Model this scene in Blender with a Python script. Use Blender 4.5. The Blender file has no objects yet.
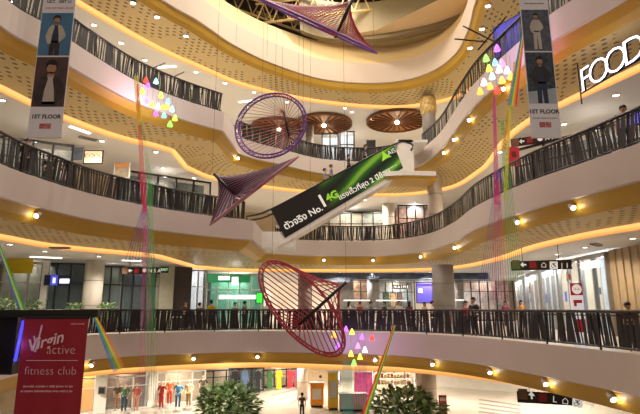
import bpy, bmesh, math, random
from mathutils import Vector, Matrix
RND = random.Random(11)
scene = bpy.context.scene
COL = scene.collection
PI = math.pi

# ------------------------------------------------------------------ camera
F, HZ, CZ = 500.0, 308.0, 1.3
TH = math.atan((HZ - 207.0) / F)
cd = bpy.data.cameras.new('camera'); cam = bpy.data.objects.new('camera', cd); COL.objects.link(cam)
cd.sensor_width = 36.0; cd.lens = 36.0 * F / 640.0; cd.clip_end = 300; cd.clip_start = 0.05
cam.location = (0, 0, CZ); cam.rotation_euler = (PI / 2 + TH, 0, 0)
scene.camera = cam

def ray(u, v):
    a = (u - 320) / F; b = (207 - v) / F
    return a, math.cos(TH) - b * math.sin(TH), math.sin(TH) + b * math.cos(TH)
def A(u, v, d):                       # world point seen at (u, v) at forward distance d
    a, dy, dz = ray(u, v); t = d / dy
    return Vector((a * t, d, CZ + dz * t))
def at(u, v, z):                      # world point seen at (u, v) on the level z
    a, dy, dz = ray(u, v); t = (z - CZ) / dz
    return Vector((a * t, dy * t, z))

# ------------------------------------------------------------------ materials
def lin(c): return c / 12.92 if c <= 0.04045 else ((c + 0.055) / 1.055) ** 2.4
def hexc(h): return tuple(lin(int(h[i:i + 2], 16) / 255) for i in (1, 3, 5)) + (1.0,)
MATS = {}
def mat(name, color, rough=0.6, metal=0.0, var=0.08, scale=3.0, emit=0.0, ecol=None, alpha=1.0):
    if name in MATS: return MATS[name]
    m = bpy.data.materials.new(name); m.use_nodes = True
    nt = m.node_tree; b = nt.nodes['Principled BSDF']
    c = hexc(color)
    b.inputs['Roughness'].default_value = rough; b.inputs['Metallic'].default_value = metal
    if alpha < 1: b.inputs['Alpha'].default_value = alpha
    if var:
        tc = nt.nodes.new('ShaderNodeTexCoord'); n = nt.nodes.new('ShaderNodeTexNoise')
        n.inputs['Scale'].default_value = scale; n.inputs['Detail'].default_value = 3
        r = nt.nodes.new('ShaderNodeValToRGB')
        r.color_ramp.elements[0].position = .3; r.color_ramp.elements[1].position = .7
        r.color_ramp.elements[0].color = tuple(x * (1 - var) for x in c[:3]) + (1,)
        r.color_ramp.elements[1].color = tuple(min(1, x * (1 + var)) for x in c[:3]) + (1,)
        nt.links.new(tc.outputs['Object'], n.inputs['Vector']); nt.links.new(n.outputs['Fac'], r.inputs['Fac'])
        nt.links.new(r.outputs['Color'], b.inputs['Base Color'])
    else:
        b.inputs['Base Color'].default_value = c
    if emit:
        b.inputs['Emission Color'].default_value = hexc(ecol or color)
        b.inputs['Emission Strength'].default_value = emit
    MATS[name] = m
    return m

def mat_perforated():
    m = bpy.data.materials.new('gold_perforated'); m.use_nodes = True
    nt = m.node_tree; L = nt.links.new; N = nt.nodes.new; b = nt.nodes['Principled BSDF']
    uv = N('ShaderNodeUVMap'); sp = N('ShaderNodeSeparateXYZ'); L(uv.outputs['UV'], sp.inputs[0])
    def M(op, x, y=None):
        n = N('ShaderNodeMath'); n.operation = op
        for i, q in enumerate((x, y)):
            if q is None: continue
            if isinstance(q, (int, float)): n.inputs[i].default_value = q
            else: L(q, n.inputs[i])
        return n.outputs[0]
    rowf = M('DIVIDE', sp.outputs['Y'], .27); row = M('FLOOR', rowf)
    fx = M('SUBTRACT', M('FRACT', M('ADD', M('DIVIDE', sp.outputs['X'], .46), M('MULTIPLY', row, .5))), .5)
    fy = M('SUBTRACT', M('FRACT', rowf), .5)
    d = M('ADD', M('POWER', M('MULTIPLY', fx, 4.2), 2), M('POWER', M('MULTIPLY', fy, 4.4), 2))
    hole = M('LESS_THAN', d, 1.0)
    nz = N('ShaderNodeTexNoise'); nz.inputs['Scale'].default_value = .55; L(uv.outputs['UV'], nz.inputs['Vector'])
    hole = M('MULTIPLY', hole, M('GREATER_THAN', nz.outputs['Fac'], .47))
    mx = N('ShaderNodeMix'); mx.data_type = 'RGBA'
    mx.inputs['A'].default_value = hexc('#cbb278'); mx.inputs['B'].default_value = hexc('#65502a')
    L(hole, mx.inputs['Factor']); L(mx.outputs['Result'], b.inputs['Base Color'])
    b.inputs['Roughness'].default_value = .5
    return m

WHITE = mat('fascia_plaster', '#cdbfb6', .6, var=.03, scale=.6)
BAND = mat('upper_band_plaster', '#cbb8a6', .6, var=.03, scale=.5)
CREAM = mat('cream_plaster', '#dfc596', .7, var=.04, scale=.5)
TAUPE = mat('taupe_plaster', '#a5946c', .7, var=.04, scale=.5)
OLIVE = mat('olive_panel', '#86785c', .6, var=.06, scale=.3)
CEIL = mat('ceiling_white', '#e6e2da', .7, var=.03, scale=.4)
GOLD = mat('gold_paint', '#c39a36', .45, var=.06, scale=.6)
PERF = mat_perforated()
COVE = mat('cove_glow', '#f0b060', .5, var=0, emit=1.0, ecol='#f7a84e')
_n = COVE.node_tree; _uv = _n.nodes.new('ShaderNodeUVMap'); _s = _n.nodes.new('ShaderNodeSeparateXYZ'); _r = _n.nodes.new('ShaderNodeValToRGB')
_n.links.new(_uv.outputs[0], _s.inputs[0]); _n.links.new(_s.outputs['Y'], _r.inputs[0]); _n.links.new(_r.outputs[0], _n.nodes['Principled BSDF'].inputs['Emission Color'])
_r.color_ramp.elements[0].position = .45; _r.color_ramp.elements[0].color = (1.0, .62, .22, 1); _r.color_ramp.elements[1].color = (.62, .25, .05, 1)  # ramp paints the fading of the cove light down its face
_e = _r.color_ramp.elements.new(.72); _e.color = (1.0, .55, .17, 1)
FLOORM = mat('polished_stone', '#cfc6bb', .3, var=.12, scale=.7)
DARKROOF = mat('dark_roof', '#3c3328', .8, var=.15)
TRUSSM = mat('truss_paint', '#c9ad72', .6)
BLACK = mat('black_metal', '#1a1614', .4)
RAILM = mat('dark_handrail', '#2a1f1a', .35)
SLAT = mat('dark_slats', '#1e1712', .6, var=.6, scale=2.5)
GREY = mat('grey_column_cladding', '#938c86', .5, var=.08)
PALE = mat('pale_column', '#ded4c6', .5, var=.04)
CHROME = mat('brushed_steel', '#b5b2ae', .3, .9)
LAMPW = mat('lamp_lens', '#ffffff', .4, var=0, emit=9, ecol='#fff4e2')
TUBEW = mat('tube_light', '#ffffff', .4, var=0, emit=2.2, ecol='#fff6ea')
GLASS = mat('shop_glass', '#9fb4b8', .08, var=0, alpha=.18)
def glow(name, col, e=1.0): return mat(name, col, .5, var=0, emit=e)

# ------------------------------------------------------------------ object helpers
def link(name, me, parent=None, loc=None):
    o = bpy.data.objects.new(name, me); COL.objects.link(o)
    if parent is not None: o.parent = parent
    if loc is not None: o.location = loc
    return o
def tag(o, label, cat=None, group=None, kind=None):
    if label: o['label'] = label
    if cat: o['category'] = cat
    if group: o['group'] = group
    if kind: o['kind'] = kind
    return o
def thing(name, label, cat, loc=(0, 0, 0), rz=0, group=None):
    o = link(name, None, loc=loc); o.rotation_euler = (0, 0, rz); o.empty_display_size = .2
    return tag(o, label, cat, group)
def kids(o): return [c for c in bpy.data.objects if c.parent == o]
def copy_tree(o, parent=None):
    c = o.copy(); COL.objects.link(c)
    c.parent = parent
    for k in kids(o): copy_tree(k, c)
    return c

class MB:
    def __init__(s): s.v = []; s.f = []; s.uv = {}; s.mi = []
    def add(s, vs, fs, mi=0):
        b = len(s.v); s.v += [Vector(x) for x in vs]
        for f in fs: s.f.append([i + b for i in f]); s.mi.append(mi)
        return s
    def box(s, c, size, rz=0, mi=0):
        x, y, z = (q / 2 for q in size); ca, sa = math.cos(rz), math.sin(rz); vs = []
        for dz in (-z, z):
            for dx, dy in ((-x, -y), (x, -y), (x, y), (-x, y)):
                vs.append((c[0] + dx * ca - dy * sa, c[1] + dx * sa + dy * ca, c[2] + dz))
        return s.add(vs, [(3, 2, 1, 0), (4, 5, 6, 7), (0, 1, 5, 4), (1, 2, 6, 5), (2, 3, 7, 6), (3, 0, 4, 7)], mi)
    def bbox(s, lo, hi, mi=0):
        return s.box([(a + b) / 2 for a, b in zip(lo, hi)], [abs(b - a) for a, b in zip(lo, hi)], 0, mi)
    def tube(s, pts, r, n=5, mi=0, closed=False):
        pts = [Vector(p) for p in pts]; m = len(pts); rings = []; b = len(s.v)
        for i, p in enumerate(pts):
            if closed: t = pts[(i + 1) % m] - pts[i - 1]
            else: t = pts[min(i + 1, m - 1)] - pts[max(i - 1, 0)]
            if t.length < 1e-9: t = Vector((0, 0, 1))
            t.normalize(); up = Vector((0, 0, 1)) if abs(t.z) < .95 else Vector((1, 0, 0))
            x = t.cross(up).normalized(); y = t.cross(x)
            rr = r[i] if isinstance(r, (list, tuple)) else r
            for k in range(n):
                a = 2 * PI * k / n; s.v.append(p + x * (math.cos(a) * rr) + y * (math.sin(a) * rr))
        for i in range(m if closed else m - 1):
            j = (i + 1) % m
            for k in range(n):
                q = (k + 1) % n
                s.f.append([b + i * n + k, b + i * n + q, b + j * n + q, b + j * n + k]); s.mi.append(mi)
        if not closed:
            s.f.append([b + k for k in range(n)][::-1]); s.mi.append(mi)
            s.f.append([b + (m - 1) * n + k for k in range(n)]); s.mi.append(mi)
        return s
    def lathe(s, c, prof, n=20, mi=0):
        b = len(s.v); c = Vector(c)
        for r, z in prof:
            for k in range(n):
                a = 2 * PI * k / n; s.v.append(c + Vector((r * math.cos(a), r * math.sin(a), z)))
        for i in range(len(prof) - 1):
            for k in range(n):
                q = (k + 1) % n; s.f.append([b + i * n + k, b + i * n + q, b + (i + 1) * n + q, b + (i + 1) * n + k]); s.mi.append(mi)
        s.f.append([b + k for k in range(n)][::-1]); s.mi.append(mi)
        s.f.append([b + (len(prof) - 1) * n + k for k in range(n)]); s.mi.append(mi)
        return s
    def strip(s, P, Q, mi=0, uvs=None):
        b = len(s.v); n = len(P); s.v += [Vector(p) for p in P] + [Vector(q) for q in Q]
        for i in range(n - 1):
            if uvs: s.uv[len(s.f)] = (uvs[0][i], uvs[0][i + 1], uvs[1][i + 1], uvs[1][i])
            s.f.append([b + i, b + i + 1, b + n + i + 1, b + n + i]); s.mi.append(mi)
        return s
    def prism(s, poly, z0, z1, mi=0):
        n = len(poly); vs = [(x, y, z0) for x, y in poly] + [(x, y, z1) for x, y in poly]
        fs = [list(range(n))[::-1], list(range(n, 2 * n))] + [(i, (i + 1) % n, n + (i + 1) % n, n + i) for i in range(n)]
        return s.add(vs, fs, mi)
    def build(s, name, mats, parent=None, smooth=False, origin=None, label=None):
        if not isinstance(mats, (list, tuple)): mats = [mats]
        off = Vector((0, 0, 0))
        if origin is not None: off = Vector(origin)
        me = bpy.data.meshes.new(name)
        me.from_pydata([tuple(v - off) for v in s.v], [], s.f)
        for m in mats: me.materials.append(m)
        for p, k in zip(me.polygons, s.mi): p.material_index = k; p.use_smooth = smooth
        if s.uv:
            ul = me.uv_layers.new(name='UVMap')
            for fi, q in s.uv.items():
                for li, c in zip(me.polygons[fi].loop_indices, q): ul.data[li].uv = c
        me.update()
        o = link(name, me, parent)
        if origin is not None and parent is None: o.location = off
        if label: o['label'] = label
        return o

def wr(root):          # helper: origin of a root to subtract for parts given in world space
    return Vector(root.location)
def ngon(poly3, name, m, kind='structure'):
    bm = bmesh.new(); vs = [bm.verts.new(p) for p in poly3]; bm.faces.new(vs)
    bmesh.ops.triangulate(bm, faces=bm.faces[:]); me = bpy.data.meshes.new(name); bm.to_mesh(me); bm.free()
    me.materials.append(m); o = link(name, me); o['kind'] = kind
    return o
def text_mesh(body, size, extrude=0.0, offset=0.0, align='CENTER', shear=0.0, spacing=1.0):
    c = bpy.data.curves.new('lettering', 'FONT'); c.body = body; c.size = size; c.extrude = extrude
    c.offset = offset; c.align_x = align; c.align_y = 'CENTER'; c.shear = shear; c.space_character = spacing
    c.resolution_u = 3
    o = bpy.data.objects.new('lettering', c); COL.objects.link(o)
    dg = bpy.context.evaluated_depsgraph_get(); dg.update()
    me = bpy.data.meshes.new_from_object(o.evaluated_get(dg))
    bpy.data.objects.remove(o); bpy.data.curves.remove(c)
    return me
def frame(x, up, pos):          # local x axis, local y axis (text up) -> matrix, z towards the reader
    x = Vector(x).normalized(); up = Vector(up); z = x.cross(up).normalized(); y = z.cross(x)
    return Matrix(((x.x, y.x, z.x, pos[0]), (x.y, y.y, z.y, pos[1]), (x.z, y.z, z.z, pos[2]), (0, 0, 0, 1)))
def put_text(body, size, M, m, parent, name='lettering', **k):
    me = text_mesh(body, size, **k); me.materials.clear(); me.materials.append(m)
    if parent is not None: M = Matrix.Translation(-Vector(parent_world(parent))) @ M
    me.transform(M); o = link(name, me, parent); return o
def parent_world(p):
    v = Vector((0, 0, 0))
    while p is not None: v += Vector(p.location); p = p.parent
    return v

def unread(parent, c, w, h, m, seed, ax=(1, 0, 0)):      # a line of print too small to read
    r = random.Random(seed); b = MB(); ax = Vector(ax).normalized(); nz = ax.cross(Vector((0, 0, 1))); x = -w / 2
    while x < w / 2:
        l = r.choice((.5, .6, .7, .9)) * h; p = Vector(c) + ax * (x + l / 2)
        hh_ = h * r.choice((.7, .7, 1))
        for s_ in (-1, 1): b.box(p + ax * (s_ * l * .36), (l * .22, .003, hh_), math.atan2(ax.y, ax.x))
        b.box(p + Vector((0, 0, r.choice((-.3, 0, .3)) * hh_)), (l * .7, .003, h * .2), math.atan2(ax.y, ax.x))
        x += l + h * (.2 if r.random() < .8 else .7)
    b.build('small_print', m, parent, False, parent_world(parent))

def catmull(P, step=.45):
    P = [Vector(p) for p in P]
    if len(P) == 2: return [P[0], P[1]]
    Q = [2 * P[0] - P[1]] + P + [2 * P[-1] - P[-2]]; out = []
    for i in range(1, len(Q) - 2):
        p0, p1, p2, p3 = Q[i - 1:i + 3]; n = max(2, int((p2 - p1).length / step))
        for k in range(n):
            t = k / n
            out.append(.5 * ((2 * p1) + (p2 - p0) * t + (2 * p0 - 5 * p1 + 4 * p2 - p3) * t * t + (3 * p1 - p0 - 3 * p2 + p3) * t ** 3))
    out.append(P[-1]); return out
def sample(pieces):            # pieces of (ex,ey,cx,cy) rows -> matched edge and cove polylines
    E, C = [], []
    for pc in pieces:
        s = catmull([Vector(r).to_4d() if len(r) < 4 else Vector(r) for r in pc])
        if E: s = s[1:]
        E += [Vector((q[0], q[1])) for q in s]; C += [Vector((q[2], q[3])) for q in s]
    return E, C

# ------------------------------------------------------------------ gallery rings
LV = {}
LV['M'] = [[(-4.8, 5, -6.5, 3.5), (-6, 9.7, -8.4, 8.8), (-8.5, 12.6, -11, 12), (-10.4, 17, -13, 17), (-10.8, 22.3, -13, 23.2), (-9.8, 24.7, -11.8, 26.6),
  (-8.1, 26.1, -9.5, 28.6), (-4.5, 27.7, -5, 30.4), (-2, 27.6, -1.8, 30.4), (1, 26.7, 1.6, 29.3), (3.5, 25.8, 4.6, 28.3), (5.3, 24, 7.4, 25.8),
  (6.7, 21.5, 9.2, 22.7), (7.8, 17.6, 10.4, 18.2), (8.3, 15.2, 10.9, 15.6), (8.5, 13.7, 11.1, 13.8), (8.5, 11, 11, 11), (8, 8, 10.5, 7)]]
LV['2'] = [[(-10.4, 11, -13.2, 10), (-10.8, 16, -13.5, 17), (-10.5, 18.4, -13.1, 20.3), (-9.6, 21.3, -12.6, 23.4), (-7.8, 24, -11.1, 25.6), (-5.6, 26.2, -9.3, 28), (-3.7, 27.5, -9.0, 30)],
  [(-3.7, 27.5, -9, 30), (-3.6, 34.3, -8.8, 36)],
  [(-3.6, 34.3, -8.8, 36), (-1.5, 35.6, -6.5, 38.6), (0, 36, -3, 39.2), (3.6, 36.3, 3, 39.4), (5.8, 35, 7.5, 38.6), (7.2, 32.2, 10, 35.5), (7.6, 28, 10.5, 29.5),
   (7.45, 23.5, 10.2, 24.2), (8.0, 19, 10.6, 20.2), (8.8, 16.3, 11.4, 17.5), (9.45, 14.1, 12.1, 15), (10.3, 11, 13, 11)]]
LV['3'] = [[(-11.2, 11, -13.9, 10), (-11.2, 15.8, -13.7, 17), (-10.6, 17.6, -13.1, 19), (-9.8, 20.2, -12.4, 21.6), (-9, 22.3, -11.2, 24.2), (-8, 23.8, -10.2, 25.6), (-6.9, 25.1, -9.2, 26.5), (-5.4, 26.5, -8.4, 27.6)],
  [(-5.4, 26.5, -8.4, 27.6), (-5.1, 30.8, -8.5, 31)],
  [(-5.1, 30.8, -8.5, 31), (-4, 32, -7.5, 33.5), (-2.7, 33.1, -5.2, 35.6), (0, 35.4, -1, 37.8), (3.2, 36.2, 4, 38.9), (5.4, 35.4, 7.2, 38.6), (6.8, 33.6, 9.8, 36.3), (7.4, 31, 10.4, 32.5),
   (7.55, 29, 10.4, 30), (7.5, 25.6, 9.9, 26), (7.6, 22.4, 10, 23), (8.2, 19, 10.6, 20.9), (8.6, 17, 11.5, 18.6), (9.1, 15.8, 12.2, 16.7), (9.8, 14.2, 12.9, 14.8), (10.4, 11.5, 13.5, 11.5)]]
LV['4'] = [[(-12, 13, -15, 14), (-10.3, 19, -13, 20), (-8.1, 23.4, -10.9, 24.2), (-6.8, 25.2, -9.4, 26.7), (-5.2, 27.9, -7.6, 28.9), (-3.1, 30.2, -5, 31.7), (0, 32.4, -1, 34), (3.2, 33.1, 3.6, 35.3),
  (5.8, 32.7, 7, 35.2), (7.6, 31.2, 9.8, 33.5), (8.5, 28.9, 11, 30), (8.5, 26.2, 11.2, 26.5), (8.1, 23.4, 10.9, 23.4), (8, 20, 10.8, 20), (8.4, 17, 11.2, 17.5), (9.4, 13, 12.2, 13.5)]]
def slab(pl, z, name, m):       # flat ring from the gallery edge outwards
    b = MB(); c = Vector((0, 20, z)); b.strip(pl, [p + (p - c).normalized() * 48 for p in pl])
    o = b.build(name, m); o['kind'] = 'structure'; return o
Z = {'M': 0.0, '2': 6.0, '3': 12.0, '4': 18.0}
DROP = {'M': .42, '2': .22, '3': .22, '4': .22}
EDGE, COVEL = {}, {}
def v3(p, z): return Vector((p[0], p[1], z))
def lerp(P, Q, t): return [p.lerp(q, t) for p, q in zip(P, Q)]
for k in ('M', '2', '3', '4'):
    E, C = sample(LV[k]); EDGE[k], COVEL[k] = E, C; z = Z[k]; n = len(E)
    s = [0.0]
    for i in range(1, n): s.append(s[-1] + ((E[i] - E[i - 1]).length + (C[i] - C[i - 1]).length) / 2)
    top = z + (.08 if k != '4' else .5)
    m = MB()
    i1 = lerp(E, C, .03); i2 = lerp(E, C, .16)
    m.strip([v3(p, top) for p in i1], [v3(p, top) for p in E])
    m.strip([v3(p, top) for p in E], [v3(p, z - 1.0) for p in E])
    m.strip([v3(p, z - 1.0) for p in E], [v3(p, z - 1.04) for p in i1])
    m.build('balcony_fascia', WHITE if k != '4' else BAND)['kind'] = 'structure'
    m = MB()
    mid = lerp(E, C, .09)
    m.strip([v3(p, z - 1.0) for p in i1], [v3(p, z - 1.38) for p in mid])
    m.strip([v3(p, z - 1.38) for p in mid], [v3(p, z - 1.6) for p in i2])
    va = [0.0] * n; w = [(C[i] - i2[i]).length for i in range(n)]
    m.strip([v3(p, z - 1.6) for p in i2], [v3(p, z - 1.72) for p in C], 1, ([(a, 0) for a in s], [(a, b) for a, b in zip(s, w)]))
    m.build('balcony_soffit', [GOLD, PERF])['kind'] = 'structure'
    c2 = [c + (c - e).normalized() * .22 for e, c in zip(E, C)]
    zc = z - 1.72 - DROP[k]
    m = MB(); m.strip([v3(p, z - 1.35) for p in c2], [v3(p, zc) for p in c2], 0, ([(a, 0) for a in s], [(a, 1) for a in s]))
    m.strip([v3(p, z - 1.35) for p in C], [v3(p, z - 1.35) for p in c2])
    m.build('cove_light', COVE)['kind'] = 'structure'
    # ceiling beyond the cove and the floor above it
    pl = [v3(p, zc) for p in c2]
    slab(pl, zc, 'ceiling', CEIL)
    if k != '4':
        pl = [v3(p, z + .02) for p in E]
        slab(pl, z + .02, 'floor', FLOORM)
CEILZ = {k: Z[k] - 1.72 - DROP[k] for k in Z}
ngon([Vector((-60, -5, -6)), Vector((60, -5, -6)), Vector((60, 90, -6)), Vector((-60, 90, -6))], 'floor', FLOORM)

# ------------------------------------------------------------------ balustrades
def sub(E, cond):
    return [p for p in E if cond(p)]
def balustrade(E, z, label, h=1.15, seed=1, density=.115, inset=.1, widths=(.05, .07, .09, .12)):
    r = random.Random(seed); root = thing('balustrade', label, 'balustrade', v3(E[len(E) // 2], z)); o = wr(root)
    MB().tube([v3(p, z + h) for p in E], .055, 6).build('handrail', RAILM, root, True, o)
    m = MB(); m.tube([v3(p, z + h - .12) for p in E], .018, 4); m.tube([v3(p, z + .14) for p in E], .03, 4)
    m.build('rail_bar', BLACK, root, False, o)
    m = MB(); L = 0; acc = 0; lean = 0
    for i in range(len(E) - 1):
        a, b = E[i], E[i + 1]; sl = (b - a).length; t = (b - a).normalized(); nrm = Vector((-t.y, t.x))
        while acc < sl:
            p = a + t * acc
            w = r.choice(widths); lean = .5 * lean + r.uniform(-.12, .12); q = p + t * lean
            d = r.uniform(-.02, .02)
            p2, q2 = p + nrm * d, q + nrm * d
            m.add([v3(p2 - t * w / 2, z + .1), v3(p2 + t * w / 2, z + .1), v3(q2 + t * w / 2, z + h - .05), v3(q2 - t * w / 2, z + h - .05)], [(0, 1, 2, 3)])
            acc += density * r.uniform(.55, 1.35)
        acc -= sl
    m.build('slat_screen', SLAT, root, False, o)
    for i in range(0, len(E), 8): MB().box(v3(E[i], z + h / 2), (.05, .05, h)).build('post', BLACK, root, False, o)
    return root
ins = {k: lerp(EDGE[k], COVEL[k], .05) for k in EDGE}
balustrade(ins['M'], .05, 'dark slatted balustrade with long black handrail round the lowest gallery, level with the viewer', seed=1, density=.105, widths=(.07, .09, .11, .14))
a = [p for p in ins['2'] if p.x < -3.5 and p.y < 27.6]
balustrade(a, 6.05, 'dark slatted balustrade along the left of the middle gallery, ending at the escalator foot', seed=2, widths=(.07, .09, .12, .14))
b_ = [p for p in ins['2'] if p.y > 33 and -3.2 < p.x < 6] ; i0 = ins['2'].index(b_[0])
balustrade(ins['2'][i0:], 6.05, 'dark slatted balustrade curving behind the escalator and up the right side of the middle gallery', seed=3)
a = [p for p in ins['3'] if p.x < -5.3 and p.y < 26.6]
balustrade(a, 12.05, 'dark slatted balustrade along the left arm of the top gallery, behind the left hanging banner', seed=4, widths=(.07, .1, .13, .16))
i0 = next(i for i, p in enumerate(ins['3']) if p.y > 30.7 and p.x > -5.3); i1 = max(i for i, p in enumerate(ins['3']) if p.y > 33.5)
balustrade(ins['3'][i0:i1 - 4], 12.05, 'dark slatted balustrade across the far back of the top gallery, behind the purple ring sculpture', seed=5, widths=(.06, .09, .12, .14))
i2 = next(i for i, p in enumerate(ins['3']) if p.x > 6.6 and p.y < 33.4)
balustrade(ins['3'][i2:], 12.05, 'dark slatted balustrade rising along the right of the top gallery, behind the right banner', seed=6)

# ------------------------------------------------------------------ roof over the void
E4, C4 = EDGE['4'], COVEL['4']
m = MB(); o1 = lerp(E4, C4, .05); o2 = lerp(E4, C4, .32)
m.strip([v3(p, 18.5) for p in o1], [v3(p, 20.2) for p in o2]); m.build('roof_curb', CREAM)['kind'] = 'structure'
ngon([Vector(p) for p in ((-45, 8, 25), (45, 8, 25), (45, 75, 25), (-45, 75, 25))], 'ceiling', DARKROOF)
# cream and taupe ceiling beyond the drum, seen under its rim
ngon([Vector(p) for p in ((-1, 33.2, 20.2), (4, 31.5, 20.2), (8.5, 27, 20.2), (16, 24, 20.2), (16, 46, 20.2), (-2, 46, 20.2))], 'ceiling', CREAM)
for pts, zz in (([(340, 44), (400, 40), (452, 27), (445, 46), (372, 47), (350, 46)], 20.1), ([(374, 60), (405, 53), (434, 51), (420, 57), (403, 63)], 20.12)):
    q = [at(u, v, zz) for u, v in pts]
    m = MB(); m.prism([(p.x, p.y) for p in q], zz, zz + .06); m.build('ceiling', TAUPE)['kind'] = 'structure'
# curved olive bulkhead
arc = catmull([A(u, v, d) for u, v, d in ((300, 30, 31.5), (322, 37, 32.2), (350, 39.5, 32.4), (385, 37.5, 32), (425, 28.5, 31), (452, 20, 30), (470, 12, 29), (485, -4, 27))])
m = MB(); m.strip(arc, [p + Vector((0, 0, 2.9)) for p in arc]); m.strip(arc, [p + Vector((.1, .6, .02)) for p in arc])
m.build('ceiling_bulkhead', OLIVE)['kind'] = 'structure'
def truss(p0, p1, hgt, n, label):
    root = thing('roof_truss', label, 'roof truss', p0); o = wr(root)
    up = Vector((0, 0, hgt)); m = MB(); m.tube([p0, p1], .09, 5); m.tube([p0 + up, p1 + up], .09, 5); m.build('chord', TRUSSM, root, False, o)
    m = MB()
    for i in range(n):
        a = p0.lerp(p1, i / n); b = p0.lerp(p1, (i + 1) / n); c = p0.lerp(p1, (i + .5) / n) + up
        m.tube([a, c], .05, 4); m.tube([c, b], .05, 4)
    m.build('web', TRUSSM, root, False, o)
truss(A(255, 24, 31), A(475, -3, 33.5), 1.5, 14, 'long cream roof truss with zigzag web above the olive bulkhead')
truss(A(222, 4, 30), A(330, 42, 36), 1.3, 8, 'cream roof truss sloping down behind the magenta string sculpture')
truss(A(212, -14, 28), A(300, 14, 34), 1.3, 7, 'short cream roof truss at the top left of the roof opening')
truss(A(262, 2, 32), A(420, -22, 34), 1.4, 9, 'cream roof truss farthest up, mostly above the top of the picture')
m = MB()
for i in range(7):
    p = A(225 + i * 22, 6 + i * 5, 37); m.box(p, (2.2, .12, .25), .5)
m.build('roof_purlins', TRUSSM)['kind'] = 'structure'

# ------------------------------------------------------------------ back walls
def wall(pts, z0, z1, m, name='wall_back'):
    b = MB(); b.strip([v3(p, z0) for p in pts], [v3(p, z1) for p in pts]); o = b.build(name, m); o['kind'] = 'structure'; return o
WARM = mat('warm_wall', '#cbb594', .7); SHOPL = mat('bright_shop_wall', '#f2e6d2', .7, var=.1, scale=.5, emit=.35, ecol='#ffe9cc')  # bright_shop_wall glows by itself in place of light falling on it
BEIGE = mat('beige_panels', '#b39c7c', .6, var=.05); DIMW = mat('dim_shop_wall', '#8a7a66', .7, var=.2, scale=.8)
WHITEW = mat('white_shop_wall', '#eeeae2', .7, var=.04)
BLUEWH = mat('cool_shop_wall', '#dfe8f2', .6, var=.1, emit=.3, ecol='#dfeeff')
# top gallery
wall([(-26, 12), (-19, 27), (-15, 37), (-12, 45), (0, 49), (12, 49), (19, 40), (20, 20)], 12, CEILZ['4'], WARM)
# middle gallery
wall([(-21.5, 14), (-17, 24), (-16, 28), (-14.2, 34), (-11.5, 44), (-3, 47), (10, 47), (17, 38), (18.5, 14)], 6, CEILZ['3'], WARM)
# viewer's level: left shopfront line, food hall, right shop street
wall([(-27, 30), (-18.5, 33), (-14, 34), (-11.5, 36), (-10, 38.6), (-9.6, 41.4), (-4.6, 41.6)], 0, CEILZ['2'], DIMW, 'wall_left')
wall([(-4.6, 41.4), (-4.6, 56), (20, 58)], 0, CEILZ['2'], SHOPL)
wall([(15.6, 12), (15.6, 21.7), (15.8, 26), (17.6, 36), (20, 45), (21.5, 58)], 0, CEILZ['2'], BEIGE, 'wall_right')
# lower ground
wall([(-32, 33), (-17, 41), (-11, 45), (-3.5, 50.5), (1.5, 53)], -6, CEILZ['M'], WARM, 'wall_left')
wall([(1.5, 53), (1.5, 56), (11, 56), (11, 50), (22, 44), (30, 34)], -6, CEILZ['M'], WHITEW)

# ------------------------------------------------------------------ ceiling lights
def ordinals(pts):
    return sorted(pts, key=lambda q: q[0])
ORD = ['leftmost', 'second from left', 'third from left', 'fourth from left', 'fifth from left', 'sixth from left', 'seventh from left', 'eighth from left', 'ninth from left', 'tenth from left', 'eleventh from left', 'twelfth from left', 'thirteenth from left', 'fourteenth from left', 'fifteenth from left', 'sixteenth from left']
PROTO = {}
def downlight(p, label, group, power=0, r=.13, spot=True):
    if 'dl' not in PROTO:
        root = thing('ceiling_downlight', label, 'ceiling light', p, 0, group)
        MB().lathe((0, 0, 0), [(.19, -.002), (.19, -.03), (.14, -.035), (.13, -.01)], 20).build('trim_ring', WHITE, root, True)
        MB().lathe((0, 0, 0), [(.13, -.012), (.10, -.026), (.03, -.03)], 16).build('lens', LAMPW, root, True)
        PROTO['dl'] = root
    else:
        root = copy_tree(PROTO['dl']); root.location = p; root['label'] = label; root['group'] = group
    if power: lamp(p + Vector((0, 0, -.12)), power)
    return root
LN = [0]
def lamp(p, power, col=(1, .9, .76), spot=2.7, blend=.6, r=.08, aim=None):
    l = bpy.data.lights.new('lamp', 'SPOT' if spot else 'POINT'); l.energy = power; l.color = col; l.shadow_soft_size = r
    if spot: l.spot_size = spot; l.spot_blend = blend
    o = bpy.data.objects.new('lamp', l); COL.objects.link(o); o.location = p
    if aim is not None: o.rotation_euler = (Vector(aim) - Vector(p)).to_track_quat('-Z', 'Y').to_euler()
    return o
def lights_on(pts, zc, where, group, power):
    for i, (u, v) in enumerate(ordinals(pts)):
        downlight(at(u, v, zc), f'round downlight {where}, {ORD[i]}', group, power)
lights_on([(94, 25), (121, 43), (145, 60), (196, 72), (225, 83), (254, 92), (287, 102)], CEILZ['4'], 'in the left ceiling of the top gallery', 'downlights over the top gallery', 420)
lights_on([(352, 112), (372, 116), (415, 114), (428, 108), (345, 108)], CEILZ['4'], 'beside the wooden ceiling discs at far back', 'downlights round the wooden ceiling discs', 420)
lights_on([(2, 100), (102, 141), (156, 152), (163, 168), (194, 178), (60, 122)], CEILZ['3'], 'in the left ceiling of the middle gallery', 'downlights over the left middle gallery', 380)
lights_on([(564, 124), (616, 95), (530, 139), (500, 152)], CEILZ['3'], 'in the right ceiling of the middle gallery', 'downlights over the right middle gallery', 380)
lights_on([(385, 204), (415, 203), (345, 204), (365, 200)], CEILZ['3'], 'in the far ceiling behind the escalator', 'downlights behind the escalator', 420)
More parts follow.
